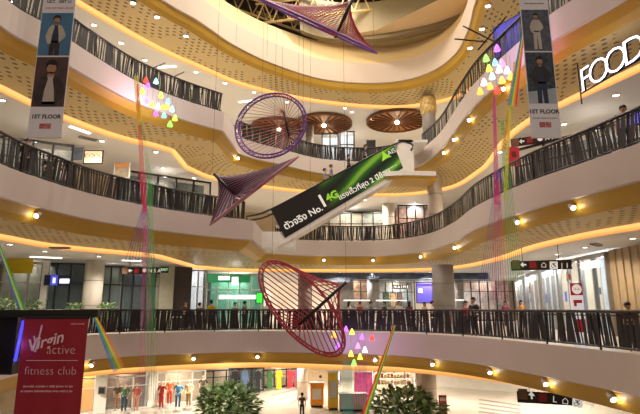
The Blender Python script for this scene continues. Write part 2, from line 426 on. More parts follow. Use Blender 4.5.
lights_on([(45, 251), (99, 256), (44, 262), (181, 268), (230, 273), (10, 244), (140, 260)], CEILZ['2'], 'in the ceiling over the lowest left shops', 'downlights over the left shops', 300)
lights_on([(633, 238), (585, 247), (557, 254), (540, 262), (600, 256)], CEILZ['2'], 'in the ceiling of the right shop street', 'downlights over the right shops', 300)
lights_on([(340, 272), (372, 273), (405, 274), (430, 272), (300, 273)], CEILZ['2'], 'in the food hall ceiling behind the lowest balustrade', 'downlights over the food hall', 500)
lights_on([(157, 17), (186, 36), (133, 3)], 16.34, 'in the top left perforated gold soffit', 'downlights in the top left soffit', 0)
lights_on([(488, 6), (482, 29), (470, 48)], 16.34, 'in the top right perforated gold soffit', 'downlights in the top right soffit', 0)
lights_on([(24, 8), (12, 2)], CEILZ['4'], 'in the top left corner ceiling behind the banner', 'downlights at the top left corner', 0)
# lower ground and unseen depth of the galleries: plain lamps under the ceilings
for x, y in ((-16, 33), (-9, 38), (-3, 42), (3, 44), (9, 42), (14, 38), (6, 50), (-1, 46), (18, 40)):
    lamp((x, y, CEILZ['M'] - .1), 1300, (1, .86, .68))
for x, y in ((-2, 45), (4, 46), (10, 45), (8, 52), (0, 52), (15, 50)):
    lamp((x, y, CEILZ['2'] - .1), 500, (1, .95, .9))
for x, y in ((-3, 41), (5, 42), (-8, 36), (12, 30)):
    lamp((x, y, CEILZ['3'] - .1), 700, (1, .88, .7))
for x, y in ((-7, 38), (2, 42), (9, 41), (13, 30)):
    lamp((x, y, CEILZ['4'] - .1), 800, (1, .86, .66))
# lights added over the void: roof spots, then point fill for the upper band
for x, y in ((-2, 20), (4, 20), (-3, 26), (4, 27), (0, 23), (1, 31)):
    lamp((x, y, 23.8), 1600, (1, .9, .78), spot=2.4, r=.4)
for x, y, e in ((-3, 25, 260), (4, 26, 260), (2, 30, 260)):
    lamp((x, y, 20.6), e, (1, .84, .55), spot=0, r=.15)

# gimbal spotlights on the gold band
def gimbal(p, label):
    if 'gb' not in PROTO:
        root = thing('gimbal_spotlight', label, 'spotlight', p, 0, 'spotlights on the gold bands')
        MB().tube([(0, .15, .05), (0, .02, 0)], .03, 6).build('bracket', WHITE, root, True)
        m = MB(); m.tube([(0, .12, .06), (0, -.1, -.08)], [.08, .11], 12); m.build('lamp_can', WHITE, root, True)
        m = MB(); m.tube([(0, -.101, -.081), (0, -.125, -.098)], [.09, .05], 12); m.build('lens', LAMPW, root, True)
        PROTO['gb'] = root
    else:
        root = copy_tree(PROTO['gb']); root.location = p; root['label'] = label
    return root
for kk, zz, pts, nm in (('M', -1.2, [(91, 366), (196, 357), (256, 355), (373, 357), (430, 363), (486, 371), (541, 382), (612, 398)], 'the lowest gallery'),
                        ('2', 4.75, [(37, 213), (568, 201), (372, 259), (418, 257), (326, 258), (512, 218), (452, 247)], 'the middle gallery'),
                        ('3', 10.75, [(234, 155), (467, 124), (452, 147), (443, 163), (502, 84)], 'the top gallery')):
    for i, (u, v) in enumerate(ordinals(pts)):
        p = at(u, v, zz)
        q = min(range(len(EDGE[kk])), key=lambda j: abs(EDGE[kk][j].x / EDGE[kk][j].y - p.x / p.y) + .002 * abs(EDGE[kk][j].y - p.y))
        e = EDGE[kk][q].lerp(COVEL[kk][q], .04); P = Vector((e.x, e.y, zz))
        gimbal(P, f'small white gimbal spotlight on the gold band under {nm}, {ORD[i]}')
        lamp(P + Vector((0, -.2, -.15)), 4, (1, .9, .75), spot=0, r=.05)
# tube lights
def tube_light(p, q, label):
    m = MB(); d = (q - p); c = (p + q) / 2
    m.box(c - Vector((0, 0, .03)), (d.length, .16, .05), math.atan2(d.y, d.x)); o = m.build('tube_light', TUBEW, None, False, c)
    tag(o, label, 'ceiling light')
for k, (u, v, u2, v2), lb in (('2', (30, 256.5, 62, 257.5), 'long white tube light in the ceiling above the dark shopfront at far left'), ('2', (122, 260, 141, 260.6), 'short white tube light in the ceiling right of the pale column'),
    ('4', (158, 67, 176, 66), 'white tube light in the ceiling above the left colored lamps'), ('4', (239, 102, 254, 100), 'white tube light in the ceiling left of the purple ring'),
    ('3', (70, 126, 90, 133), 'white tube light above the middle gallery at left'), ('2', (544, 267, 561, 258), 'white tube light running down the right shop street ceiling')):
    tube_light(at(u, v, CEILZ[k]), at(u2, v2, CEILZ[k]), lb)
def ceiling_vent(p, rz, label):
    m = MB(); m.box(p - Vector((0, 0, .03)), (.9, .3, .05), rz)
    for i in range(4): m.box(p - Vector((0, 0, .07)) + Vector((-math.sin(rz), math.cos(rz), 0)) * (-.1 + i * .066), (.84, .03, .03), rz)
    tag(m.build('ceiling_vent', GREY, None, False, p), label, 'vent')
ceiling_vent(at(60, 247, CEILZ['2']), 0, 'grey slotted ceiling vent right of the far left downlight')
ceiling_vent(at(596, 244, CEILZ['2']), .8, 'grey slotted ceiling vent above the right shop')
ceiling_vent(at(88, 138, CEILZ['3']), .8, 'grey slotted ceiling vent over the left middle gallery')

# wooden ceiling discs
WOOD = mat('warm_wood', '#a9743f', .5, var=.15, scale=2); WOODD = mat('dark_wood', '#6d4424', .5, var=.15)
def wood_disc(c, r, label):
    root = thing('wooden_ceiling_disc', label, 'ceiling feature', c); 
    MB().lathe((0, 0, 0), [(r, .1), (r, -.12), (r - .12, -.14), (r - .15, .02), (.3, .04)], 40).build('rim', WOODD, root)
    m = MB(); b = [(math.cos(2 * PI * i / 48) * r * .95, math.sin(2 * PI * i / 48) * r * .95, .0) for i in range(48)]
    m.add(b, [list(range(48))[::-1]]); m.build('backing_panel', WOOD, root)
    m = MB()
    for i in range(24):
        a = 2 * PI * i / 24; m.box((math.cos(a) * r * .55, math.sin(a) * r * .55, -.08), (r * .8, .07, .14), a)
    m.build('fin_ring', WOODD, root)
    MB().lathe((0, 0, 0), [(.16, 0), (.16, -.2), (.1, -.24)], 20).build('hub_lamp', LAMPW, root)
    lamp(Vector(c) + Vector((0, 0, -.9)), 45, (1, .75, .5), spot=0, r=.1)
zc4 = CEILZ['4'] - .14
for u, v, r, lb in ((397, 121, 2.45, 'round wooden ceiling disc with radial fins, right of the grey column'), (324, 124, 2.3, 'round wooden ceiling disc with radial fins, partly behind the grey column'), (279, 128, 2.3, 'round wooden ceiling disc seen through the purple ring sculpture')):
    wood_disc(at(u, v, zc4), r, lb)

# ------------------------------------------------------------------ columns
def column(x, y, z0, z1, r, m, label, cap=None):
    root = thing('round_column', label, 'column', (x, y, z0)); h = z1 - z0
    MB().lathe((0, 0, 0), [(r, 0.02), (r, h)], 28).build('shaft', m, root, True)
    MB().lathe((0, 0, 0), [(r + .05, 0.02), (r + .05, .2), (r + .01, .24)], 28).build('base_ring', CHROME, root)
    b = MB()
    for a in (h * .35, h * .7): b.lathe((0, 0, 0), [(r + .006, a), (r + .006, a + .03)], 28)
    b.build('joint_band', mat('joint', '#6a655f', .5), root)
    if cap:
        MB().lathe((0, 0, 0), [(r + .03, h * .66), (r + .1, h * .72), (r + .1, h * .92), (r + .03, h * .97)], 28).build('lit_collar', cap, root)
def colpx(u, d, w, lv, m, label, cap=None, z0=None, z1=None):
    x = A(u, 300, d).x; column(x, d, Z[lv] + .02 if z0 is None else z0, {'M': CEILZ['2'], '2': CEILZ['3'], '3': CEILZ['4'], 'G': CEILZ['M']}[lv] if z1 is None else z1, w / 2 * d / 500, m, label, cap)
GLOWC = mat('collar_glow', '#c8ac6c', .5, var=.5, scale=5, emit=.04, ecol='#ffc65a')
colpx(92, 29.6, 18, 'M', PALE, 'pale round column among the left shops on the viewer\'s level')
colpx(444, 33, 21, 'M', GREY, 'thick grey column right of the purple screen behind the lowest balustrade')
colpx(346.5, 43, 14, 'M', GREY, 'slim grey column behind the red string sculpture, left of the pair')
colpx(373.5, 46, 12, 'M', GREY, 'slim grey column in the food hall, right of the pair')
colpx(460, 44, 8, 'M', GREY, 'narrow grey column just right of the thick grey column')
colpx(305, 40.5, 14, 'M', mat('brown_grey_cladding', '#7b7068', .5), 'brown grey column behind the upper rim of the red string sculpture')
colpx(439.5, 33.2, 15, '2', PALE, 'pale round column on the middle gallery right of the escalator')
colpx(437, 33.4, 14, '3', GREY, 'round column with glowing gold collar at the right back of the top gallery', GLOWC)
colpx(309, 38.5, 8.5, '3', GREY, 'thin grey column on the top gallery beside the purple ring')
colpx(423, 40, 19, 'G', mat('taupe_column', '#b3a390', .5), 'taupe round column on the lower ground right of the red ribbon', None, -5.98)
colpx(391, 42, 12, '2', PALE, 'pale column under the escalator on the middle gallery')
colpx(303, 43, 10, 'G', PALE, 'pale column at the edge of the lower ground shops, centre', None, -5.98)

# ------------------------------------------------------------------ escalator
D0 = 31.0; W = 1.5
TL, TR, BR, BL = (A(271, 210, D0), A(394, 145, D0), A(403, 168, D0), A(285, 238, D0))
esc = thing('escalator', 'escalator rising to the right with a black and green advertisement along its side', 'escalator', (BL.x, D0, 6)); eo = wr(esc)
Y = Vector((0, W, 0)); dirv = (TR - TL).normalized(); upn = Vector((-dirv.z, 0, dirv.x))
AD = bpy.data.materials.new('ad_print'); AD.use_nodes = True
nt = AD.node_tree; bs = nt.nodes['Principled BSDF']; tc = nt.nodes.new('ShaderNodeUVMap'); 
wv = nt.nodes.new('ShaderNodeTexWave'); wv.wave_type = 'BANDS'; wv.inputs['Scale'].default_value = .22; wv.inputs['Distortion'].default_value = 2.0; wv.inputs['Detail'].default_value = 1
mp = nt.nodes.new('ShaderNodeMapping'); mp.inputs['Rotation'].default_value = (0, 0, 1.25); nt.links.new(tc.outputs[0], mp.inputs[0]); nt.links.new(mp.outputs[0], wv.inputs['Vector'])
rp = nt.nodes.new('ShaderNodeValToRGB'); rp.color_ramp.elements[0].color = hexc('#0d1a0c'); rp.color_ramp.elements[1].color = hexc('#86c234')
e = rp.color_ramp.elements.new(.55); e.color = hexc('#1e5c1c'); e = rp.color_ramp.elements.new(.8); e.color = hexc('#357f22')
nt.links.new(wv.outputs['Fac'], rp.inputs['Fac'])
sx = nt.nodes.new('ShaderNodeSeparateXYZ'); nt.links.new(tc.outputs[0], sx.inputs[0])
mr = nt.nodes.new('ShaderNodeMapRange'); mr.inputs['From Min'].default_value = 3.2; mr.inputs['From Max'].default_value = 5.4; nt.links.new(sx.outputs['X'], mr.inputs['Value'])
mxc = nt.nodes.new('ShaderNodeMix'); mxc.data_type = 'RGBA'; mxc.inputs['A'].default_value = hexc('#1d1916'); nt.links.new(mr.outputs[0], mxc.inputs['Factor']); nt.links.new(rp.outputs[0], mxc.inputs['B'])
nt.links.new(mxc.outputs['Result'], bs.inputs['Base Color']); bs.inputs['Roughness'].default_value = .35
m = MB(); L = (TR - TL).length; hh = (TL - BL).length
m.add([BL, BR, TR, TL, BL + Vector((0, .06, 0)), BR + Vector((0, .06, 0)), TR + Vector((0, .06, 0)), TL + Vector((0, .06, 0))], [(0, 1, 2, 3), (7, 6, 5, 4), (0, 4, 5, 1), (1, 5, 6, 2), (2, 6, 7, 3), (3, 7, 4, 0)])
m.uv[0] = ((0, 0), (L, 0), (L, hh), (0, hh))
side = m.build('side_panel', AD, esc, False, eo); side['label'] = 'black and green printed side panel'
# far side panel, steps, truss, handrails, landings
m = MB(); m.add([p + Y for p in (BL, BR, TR, TL)], [(0, 1, 2, 3)]); m.build('far_side_panel', mat('escalator_glass', '#3a3f3a', .2), esc, False, eo)
m = MB(); ns = 30
for i in range(ns):
    a = BL.lerp(BR, (i + .5) / ns) + upn * 1.22
    m.bbox((a.x - .2, D0 + .12, a.z - .3), (a.x + .2, D0 + W - .12, a.z + .02))
m.build('step_band', CHROME, esc, False, eo)
dn = -upn * .3
m = MB(); q = [BL - dirv * 1.1, BR + dirv * .25, BR + dirv * .25 + dn, BL - dirv * 1.1 + dn]; q = [p + Vector((0, .03, 0)) for p in q]
m.add(q + [p + Y for p in q], [(0, 1, 2, 3), (7, 6, 5, 4), (0, 4, 5, 1), (1, 5, 6, 2), (2, 6, 7, 3), (3, 7, 4, 0)]); m.build('truss_casing', WHITEW, esc, False, eo)
for y in (.03, W):
    p0 = TL + Vector((0, y, 0)) - dirv * .55 + Vector((-.75, 0, -.1)); p1 = TL + Vector((0, y, 0)) + upn * .05; p2 = TR + Vector((0, y, 0)) + upn * .05; p3 = p2 + Vector((.9, 0, .12))
    hr = catmull([p0 + Vector((-.25, 0, -.35)), p0 + Vector((-.3, 0, -.05)), p0, p1, p1.lerp(p2, .5), p2, p3, p3 + Vector((.35, 0, -.2)), p3 + Vector((.2, 0, -.55))], .3)
    MB().tube(hr, .06, 6).build('handrail', BLACK, esc, True, eo)
LIP = WHITEW
m = MB(); zl = A(400, 172, D0).z; m.bbox((TR.x + .3, D0 + .02, zl - .05), (TR.x + 1.25, D0 + W - .02, 12.04)); m.bbox((TR.x + .12, D0 + .02, 11.85), (7.0, D0 + W + 1.5, 12.04)); m.build('upper_landing', LIP, esc, False, eo)
m = MB(); pts = [(TR.x - .7, D0 - .1), (TR.x + .5, D0 - .35), (7.4, D0 - .2), (7.4, D0 + W + .6), (TR.x - .4, D0 + W + .3)]
m.prism(pts, zl - .3, zl); m.build('landing_slab', LIP, esc, False, eo)
m = MB(); m.prism([(x + .12, y + .1) for x, y in pts], zl - .5, zl - .31); m.build('landing_soffit', GOLD, esc, False, eo)
m = MB(); m.bbox((-4.2, D0 + .1, 5.0), (BL.x + .55, D0 + W + 1.2, 6.0)); m.build('lower_landing', LIP, esc, False, eo)
AX = dirv; UPV = upn
def ad_text(body, size, s0, t, m, **k):
    pos = BL.lerp(BR, s0) + UPV * t + Vector((0, -.02, 0))
    return put_text(body, size, frame(AX, UPV, pos), m, side, name='advert_lettering', align='LEFT', **k)
ADW = glow('advert_white', '#f4f4ee', .25); ADG = glow('advert_green', '#9be03a', .2)
Lp = L
ad_text('ตัวจริง No.', .60, .03, .6, ADW, offset=.012)
ad_text('1', 1.2, .328, .8, ADW, offset=.022)
ad_text('4G', .66, .395, .78, ADG, offset=.03)
ad_text('แรงเร็วที่สุด 2 ปีซ้อน', .47, .475, .44, ADW, offset=.008)
unread(side, BL.lerp(BR, .905) + UPV * .42 + Vector((0, -.03, 0)), 1.0, .11, ADW, 9, AX)
pos = BL.lerp(BR, .93) + UPV * 1.25 + Vector((0, -.02, 0))
m = MB(); q = []
for i in range(6):
    rr = .42 if i % 2 == 0 else .17; a = PI / 2 + i * PI / 3
    q.append(pos + AX * (rr * math.cos(a)) + UPV * (rr * math.sin(a)))
m.add(q, [range(6)]); m.build('advert_star', ADG, side, False, eo - Vector((0, 0, 0)))
put_text('AIS', .42, frame(AX, UPV, BL.lerp(BR, .955) + UPV * 1.3 + Vector((0, -.02, 0))), ADW, side, name='advert_lettering', align='LEFT')

# ------------------------------------------------------------------ string sculptures
def string_sculpture(label, rimf, bar0, bar1, cols, n, loc, rim_mat, bar_mat, lattice=.0, rimr=.05, nl=40, strr=.012, cables=()):
    root = thing('string_sculpture', label, 'sculpture', loc); o = wr(root)
    pts = [rimf(2 * PI * i / 48) for i in range(48)]
    m = MB(); m.tube(pts, rimr, 6, closed=True)
    if lattice:
        c = sum(pts, Vector()) / 48; inn = [p.lerp(c, lattice) + (bar0.lerp(bar1, .5) - c) * lattice * .5 for p in pts]
        m.tube(inn, rimr * .8, 6, closed=True)
        for i in range(nl):
            a = pts[int(i * 48 / nl) % 48]; b = inn[int((i + .5) * 48 / nl) % 48]; c2 = pts[int((i + 1) * 48 / nl) % 48]
            m.tube([a, b], rimr * .4, 4); m.tube([b, c2], rimr * .4, 4)
    m.build('rim_frame', rim_mat, root, True, o)
    MB().tube([bar0, bar1], .07, 6).build('dark_bar', bar_mat, root, True, o)
    for ci, cm in enumerate(cols):
        m = MB()
        for i in range(ci, n, len(cols)):
            ph = 2 * PI * (i + .5) / n; t = .5 + .5 * math.sin(ph)
            m.tube([bar0.lerp(bar1, .04 + .92 * t), rimf(ph)], strr, 4)
        m.build('string_set', cm, root, False, o)
    for i, (p, top) in enumerate(cables):
        cb = thing('suspension_cable', ('left' if i == 0 else 'right') + ' thin dark cable holding the ' + label.split(' hanging')[0].split(' seen')[0].split(' tilted')[0], 'cable', p)
        MB().tube([p, Vector((p.x, p.y, 24.95))], .006, 4).build('wire', BLACK, cb, False, wr(cb))
    return root
def ellipse(P1, P2, S1, S2):     # rim running P1 -> S1 -> P2 -> S2
    c = (P1 + P2) / 2; a = (P1 - P2) / 2; b = (S1 - S2) / 2
    return lambda ph: c + a * math.cos(ph) + b * math.sin(ph)
REDS = mat('red_string', '#c4203a', .5, var=0); MAG = mat('magenta_string', '#a8285f', .5, var=0); PURP = mat('purple_frame', '#8450ac', .4, var=0, metal=.2)
ROSE = mat('rose_string', '#c8606e', .5, var=0); NAVY = mat('navy_string', '#2b2145', .5, var=0); PINK = mat('pink_frame', '#b9788a', .45, var=0)
CRIM = mat('crimson_frame', '#b8324a', .4, var=0); BARM = mat('dark_bar', '#241a22', .4); PEACH = mat('peach_string', '#c79a86', .5, var=0)
d = 19
string_sculpture('large purple and magenta string sculpture hanging at the top edge of the photo',
    ellipse(A(256, -2, d), A(376, 53, d + .4), A(316, 24, d - 2.0), A(314, 27, d + 2.0)), A(353, -2, d - .3), A(335, 38, d + .2), [MAG, REDS, REDS], 60, A(313, 25, d), PURP, BARM, .06, .05, strr=.022,
    cables=((A(258, 2, d), 24.8), (A(374, 52, d), 24.8)))
d = 22
string_sculpture('round purple string sculpture with lattice rim hanging above the middle of the void',
    ellipse(A(236, 137, d + .5), A(305, 112, d - .5), A(262, 97, d + .6), A(279, 157, d - .6)), A(290, 139, d + 1.2), A(284, 112, d + 1.2), [ROSE, PEACH, PINK], 44, A(270, 127, d), PURP, BARM, .1, .045, strr=.016,
    cables=((A(262, 97, d + .6), 24.8), (A(303, 110, d), 24.8)))
d = 20
string_sculpture('slanting navy and pink string sculpture seen edge on, left of the escalator',
    ellipse(A(210, 225, d - .6), A(298, 157, d + .6), A(262, 187, d - 1.3), A(255, 194, d + 1.3)), A(214, 174, d), A(236, 197, d), [NAVY, NAVY, PINK], 96, A(254, 190, d), PINK, BARM, .06, .04, strr=.024,
    cables=((A(298, 157, d + .6), 24.8), (A(212, 173, d), 24.8)))
d = 19
string_sculpture('large red string sculpture tilted in front of the lowest balustrade',
    ellipse(A(264, 263, d + .5), A(342, 352, d - .6), A(322, 284, d + 1.0), A(286, 319, d - 1.0)), A(297, 327, d - .5), A(346, 282, d - .5), [REDS, CRIM], 40, A(303, 307, d), CRIM, BARM, .07, .04, 40, .022,
    cables=((A(272, 259, d + .6), 24.8), (A(346, 282, d - .5), 24.8)))

# ------------------------------------------------------------------ hanging coloured lamps
def lamp_shape(label, col, p, group, s=1.0):
    root = thing('bell_lamp', label, 'hanging lamp', p, 0, group)
    MB().lathe((0, 0, 0), [(.16 * s, -.14 * s), (.13 * s, -.04 * s), (.07 * s, .12 * s), (.015, .2 * s)], 12).build('lamp_shade', col, root, True)
    MB().tube([(0, 0, .2 * s), (0, 0, .75)], .004, 4).build('cord', BLACK, root)
    return root
HUES = {'red': '#ff3b30', 'green': '#7dff5a', 'yellow': '#ffe14a', 'blue': '#6fb8ff', 'white': '#f4f4ff', 'violet': '#a65cff', 'pink': '#ff7ad0', 'orange': '#ff9a3c', 'lime': '#c8ff4a', 'cyan': '#8ff5ff'}
GM = {k: glow('lamp_' + k, v, 2.6) for k, v in HUES.items()}
def cluster(pts, d, where, group, r):
    for i, (u, v, c, w) in enumerate(pts):
        dd = d + ((i * 7) % 5 - 2) * .25
        lamp_shape(f'{w} {c} bell lamp in {where}', GM[c], A(u, v, dd), group, .7)
cluster([(146, 80, 'red', 'topmost'), (148, 85, 'violet', 'upper'), (156, 81, 'cyan', 'upper right'), (142, 91, 'yellow', 'leftmost glowing'), (161, 95, 'lime', 'middle'), (147, 100, 'pink', 'left'), (152, 104, 'yellow', 'middle'),
         (168, 101, 'blue', 'right'), (167, 106, 'yellow', 'right'), (172, 109, 'cyan', 'rightmost'), (156, 113, 'violet', 'lower'), (164, 115, 'blue', 'lower'), (175, 118, 'lime', 'lower right'), (170, 124, 'green', 'lowest'), (163, 107, 'orange', 'middle'), (140, 98, 'white', 'left'), (158, 106, 'white', 'central')], 20.0, 'the hanging cluster at left', 'colored lamps at left', 1)
cluster([(497, 48, 'violet', 'topmost'), (486, 58, 'green', 'upper left'), (489, 68, 'lime', 'left'), (502, 63, 'pink', 'upper right'), (507, 70, 'white', 'right'), (499, 69, 'white', 'central'), (492, 76, 'cyan', 'middle'), (502, 80, 'yellow', 'lower right'), (484, 82, 'white', 'lower left'), (490, 86, 'orange', 'lower'), (480, 91, 'orange', 'leftmost'),
         (497, 90, 'red', 'lowest'), (495, 62, 'blue', 'upper'), (511, 76, 'yellow', 'right')], 16.0, 'the hanging cluster at right', 'colored lamps at right', 1)
cluster([(352, 332, 'yellow', 'topmost'), (372, 338, 'red', 'rightmost'), (358, 346, 'pink', 'upper middle'), (351, 354, 'yellow', 'left'), (360, 357, 'lime', 'lower right'), (354, 363, 'green', 'lowest'), (365, 350, 'white', 'right'), (346, 329, 'violet', 'upper left'), (362, 337, 'violet', 'upper'), (338, 346, 'violet', 'leftmost'), (334, 335, 'orange', 'far left')], 22.0, 'the low hanging cluster beside the red sculpture', 'colored lamps low in the middle', 1)
for u, v, d, c, e in ((150, 94, 21.9, (.6, .35, 1), 45), (144, 104, 21.6, (1, .3, .1), 40), (166, 108, 22.4, (.5, .8, 1), 40), (156, 104, 22.2, (1, .95, .7), 40), (505, 68, 17.9, (1, .2, .9), 60), (494, 56, 18.6, (.3, .25, 1), 50), (508, 84, 17.4, (1, .45, .1), 45), (487, 84, 18.9, (1, .9, .6), 30),
                      (350, 340, 25.2, (.6, .35, 1), 26), (368, 345, 25.0, (.95, .45, .9), 18), (335, 345, 25.6, (.45, .35, 1), 18)):
    lamp(A(u, v, d), e, c, spot=0, r=.08)

# ------------------------------------------------------------------ coloured thread bundles
TH_ = {k: mat('thread_' + k, v, .6, var=0, alpha=.55, emit=.3) for k, v in {'red': '#d8283c', 'pink': '#c04a86', 'green': '#4fae57', 'yellow': '#cfbf35', 'orange': '#d8853a', 'purple': '#6a4a9c', 'blue': '#3a78b8', 'teal': '#3fa7a0'}.items()}  # slight glow put into the threads to offset their shading
def threads(label, sets, loc):
    root = thing('thread_bundle', label, 'thread bundle', loc); o = wr(root)
    for col, lines, r in sets:
        m = MB()
        for ln in lines: m.tube(ln, r, 4)
        m.build('thread_strand', TH_[col], root, False, o)[ 'label'] = f'{col} threads'
def fan(u0, v0, u1, v1, w0, w1, n, d):
    return [[A(u0 + w0 * (i / (n - 1) - .5), v0, d + .04 * i), A(u1 + w1 * (i / (n - 1) - .5), v1, d + .04 * i)] for i in range(n)]
d = 19
threads('left bundle of red and green threads stretched down past the galleries',
  [('yellow', fan(136, 76, 140, 125, 4, 3, 4, d), .02), ('red', fan(138, 84, 142, 170, 2, 4, 5, d) + fan(142, 170, 145, 212, 6, 3, 6, d), .011), ('green', fan(141, 122, 150, 180, 2, 4, 4, d) + fan(150, 180, 151, 400, 4, 12, 8, d), .007),
   ('purple', fan(145, 205, 140, 262, 3, 30, 10, d), .009), ('pink', fan(143, 170, 147, 255, 8, 3, 5, d) + fan(146, 225, 147, 402, 4, 18, 10, d), .006)], A(143, 240, d))
d = 15.5
threads('right bundle of magenta and rainbow threads stretched down beside the right banner',
  [('pink', fan(494, 96, 497, 205, 2, 5, 6, d), .01), ('green', fan(519, 60, 507, 125, 2, 2, 3, d) + fan(502, 120, 516, 285, 3, 14, 7, d), .007), ('yellow', fan(517, 60, 509, 110, 2, 2, 3, d) + fan(510, 108, 505, 200, 2, 3, 4, d), .012), ('orange', fan(515, 62, 504, 150, 2, 3, 4, d), .012),
   ('purple', fan(499, 170, 489, 300, 4, 24, 10, d), .006), ('red', fan(497, 180, 500, 300, 3, 16, 6, d), .006), ('blue', fan(521, 58, 514, 100, 1, 2, 2, d), .012)], A(500, 200, d))
def ribbon(label, u0, v0, u1, v1, w, cols, d, r=None):
    sets = []; du, dv = u1 - u0, v1 - v0; ln = math.hypot(du, dv); nx, ny = -dv / ln, du / ln; n = len(cols)
    root = thing('ribbon_band', label, 'ribbon', A((u0 + u1) / 2, (v0 + v1) / 2, d)); o = wr(root)
    for i, c in enumerate(cols):
        m = MB()
        for j in range(5):
            k = (i + j / 5) / n - .5
            m.tube([A(u0 + nx * w * k * .25, v0 + ny * w * k * .25, d), A(u1 + nx * w * k, v1 + ny * w * k, d)], r or w / n / 9 * d / 500, 4)
        m.build('thread_strand', TH_[c], root, False, o)['label'] = f'{c} threads'
ribbon('rainbow ribbon of threads slanting down right of the red banner', 94, 315, 119, 370, 13, ['orange', 'yellow', 'green', 'blue'], 11, .0045)
ribbon('blue and green ribbon of threads slanting down at the far left edge', -6, 232, 24, 316, 6, ['green', 'yellow', 'blue'], 10, .007)
ribbon('red and green ribbon of threads slanting down beside the low lamps', 395, 325, 364, 416, 6, ['green', 'yellow', 'red'], 21, .014)
ribbon('rainbow ribbon of threads right of the cluster of lamps, beside the right banner', 524, 26, 512, 106, 9, ['red', 'orange', 'yellow', 'green', 'blue'], 15)
threads('sheer teal and magenta threads falling below the low lamps', [('teal', fan(347, 360, 348, 414, 8, 10, 9, 23), .010), ('pink', fan(361, 362, 360, 404, 10, 14, 9, 23), .010)], A(354, 390, 23))

# outrigger poles that hold the lamp clusters
def poles(label, lines):
    root = thing('lamp_bracket', label, 'bracket', lines[0][0]); o = wr(root)
    for a, b in lines: MB().tube([a, b], .035, 5).build('pole', BLACK, root, False, o)
poles('dark outrigger poles reaching out from the right top balustrade above the colored lamps', [(A(455, 39, 20), A(487, 42, 21)), (A(463, 26, 20), A(499, 44, 20)), (A(478, 50, 19), A(505, 18, 19.5)), (A(487, 52, 18.5), A(513, 24, 19))])
poles('dark outrigger poles reaching out from the left top balustrade above the colored lamps', [(A(153, 68, 21), A(165, 63, 22.5)), (A(171, 78, 21.5), A(184, 72, 23))])
# thin cables of the installations
root = thing('suspension_cable', 'thin dark suspension wires hanging from the roof over the left side of the void', 'cable', A(238, 60, 24)); o = wr(root)
for u, v1 in ((236, 42), (267, 58), (282, 92), (310, 240)):
    p = A(u, v1, 24); MB().tube([p, Vector((p.x, p.y, 24.95))], .006, 4).build('wire', BLACK, root, False, o)

# ------------------------------------------------------------------ hanging banners
def banner(name, label, corners, d, m, cat='banner'):
    TLb, TRb, BRb, BLb = [A(u, v, d) for u, v in corners]
    x = (TRb.x + BRb.x) / 2; x0 = (TLb.x + BLb.x) / 2; z1 = (TLb.z + TRb.z) / 2; z0 = (BLb.z + BRb.z) / 2
    return x0, x, z0, z1
PRW = mat('banner_white', '#e6e0e4', .6, var=.02, emit=.06); SKY = mat('poster_sky', '#4f86b4', .5, var=.15, scale=1.5); PDK = mat('poster_dark', '#3b2f33', .5, var=.4, scale=4); PSTEP = mat('poster_steps', '#5c6274', .5, var=.45, scale=6)  # banner_white glows faintly, standing in for light on the sheet
PGARD = mat('poster_garden', '#3c4c5a', .5, var=.7, scale=9); PWINE = mat('poster_wine', '#5a3f44', .5, var=.3, scale=2); PSKIN = mat('poster_skin', '#b98d72', .5, var=.05); PHAIR = mat('poster_hair', '#1e1614', .5, var=.1); PCREAM = mat('poster_cream_cloth', '#cfc6bd', .5, var=.1); PBLUE = mat('poster_navy_cloth', '#2b3856', .5, var=.2); PLOW = mat('poster_pale', '#b9c4d2', .5, var=.15)
TXD = mat('print_dark', '#2c2a33', .6, var=0); LRED = mat('print_red', '#c8202c', .5, var=0)
def flat_fig(m, cx, zf, h, y, mats, zmin):   # printed figure: legs, torso with jacket, arms, neck, head, hair
    s = h / 1.75
    def pl(pts, mi):
        P = [(cx + px * s, zf + pz * s) for px, pz in pts]; out = []
        for i, q in enumerate(P):
            p = P[i - 1]
            if (p[1] < zmin) != (q[1] < zmin):
                t = (zmin - p[1]) / (q[1] - p[1]); out.append((p[0] + (q[0] - p[0]) * t, zmin))
            if q[1] >= zmin: out.append(q)
        if len(out) > 2: m.add([(a, y, b) for a, b in out], [range(len(out))[::-1]], mi)
    pl([(-.16, 0), (-.03, 0), (0, .75), (.05, 0), (.19, 0), (.16, .92), (-.16, .92)], mats[0])
    pl([(-.15, .86), (.15, .86), (.17, 1.2), (.17, 1.42), (.06, 1.5), (-.06, 1.5), (-.17, 1.42), (-.17, 1.2)], mats[1])
    y -= .002
    pl([(-.07, 1.49), (-.18, 1.44), (-.25, 1.3), (-.31, 1.08), (-.24, .84), (-.17, .8), (-.12, .84), (-.1, 1.15), (-.05, 1.4)], mats[2])
    pl([(.07, 1.49), (.05, 1.4), (.1, 1.15), (.13, .84), (.19, .92), (.3, 1.02), (.33, 1.12), (.25, 1.32), (.18, 1.44)], mats[2])
    pl([(-.05, 1.46), (.05, 1.46), (.05, 1.56), (-.05, 1.56)], 3)
    pl([(.1 * math.cos(a * PI / 6), 1.65 + .13 * math.sin(a * PI / 6)) for a in range(12)], 3)
    y -= .002
    pl([(-.12, 1.62), (-.12, 1.75), (-.05, 1.82), (.06, 1.82), (.12, 1.75), (.12, 1.62), (.08, 1.71), (-.06, 1.72)], 4)
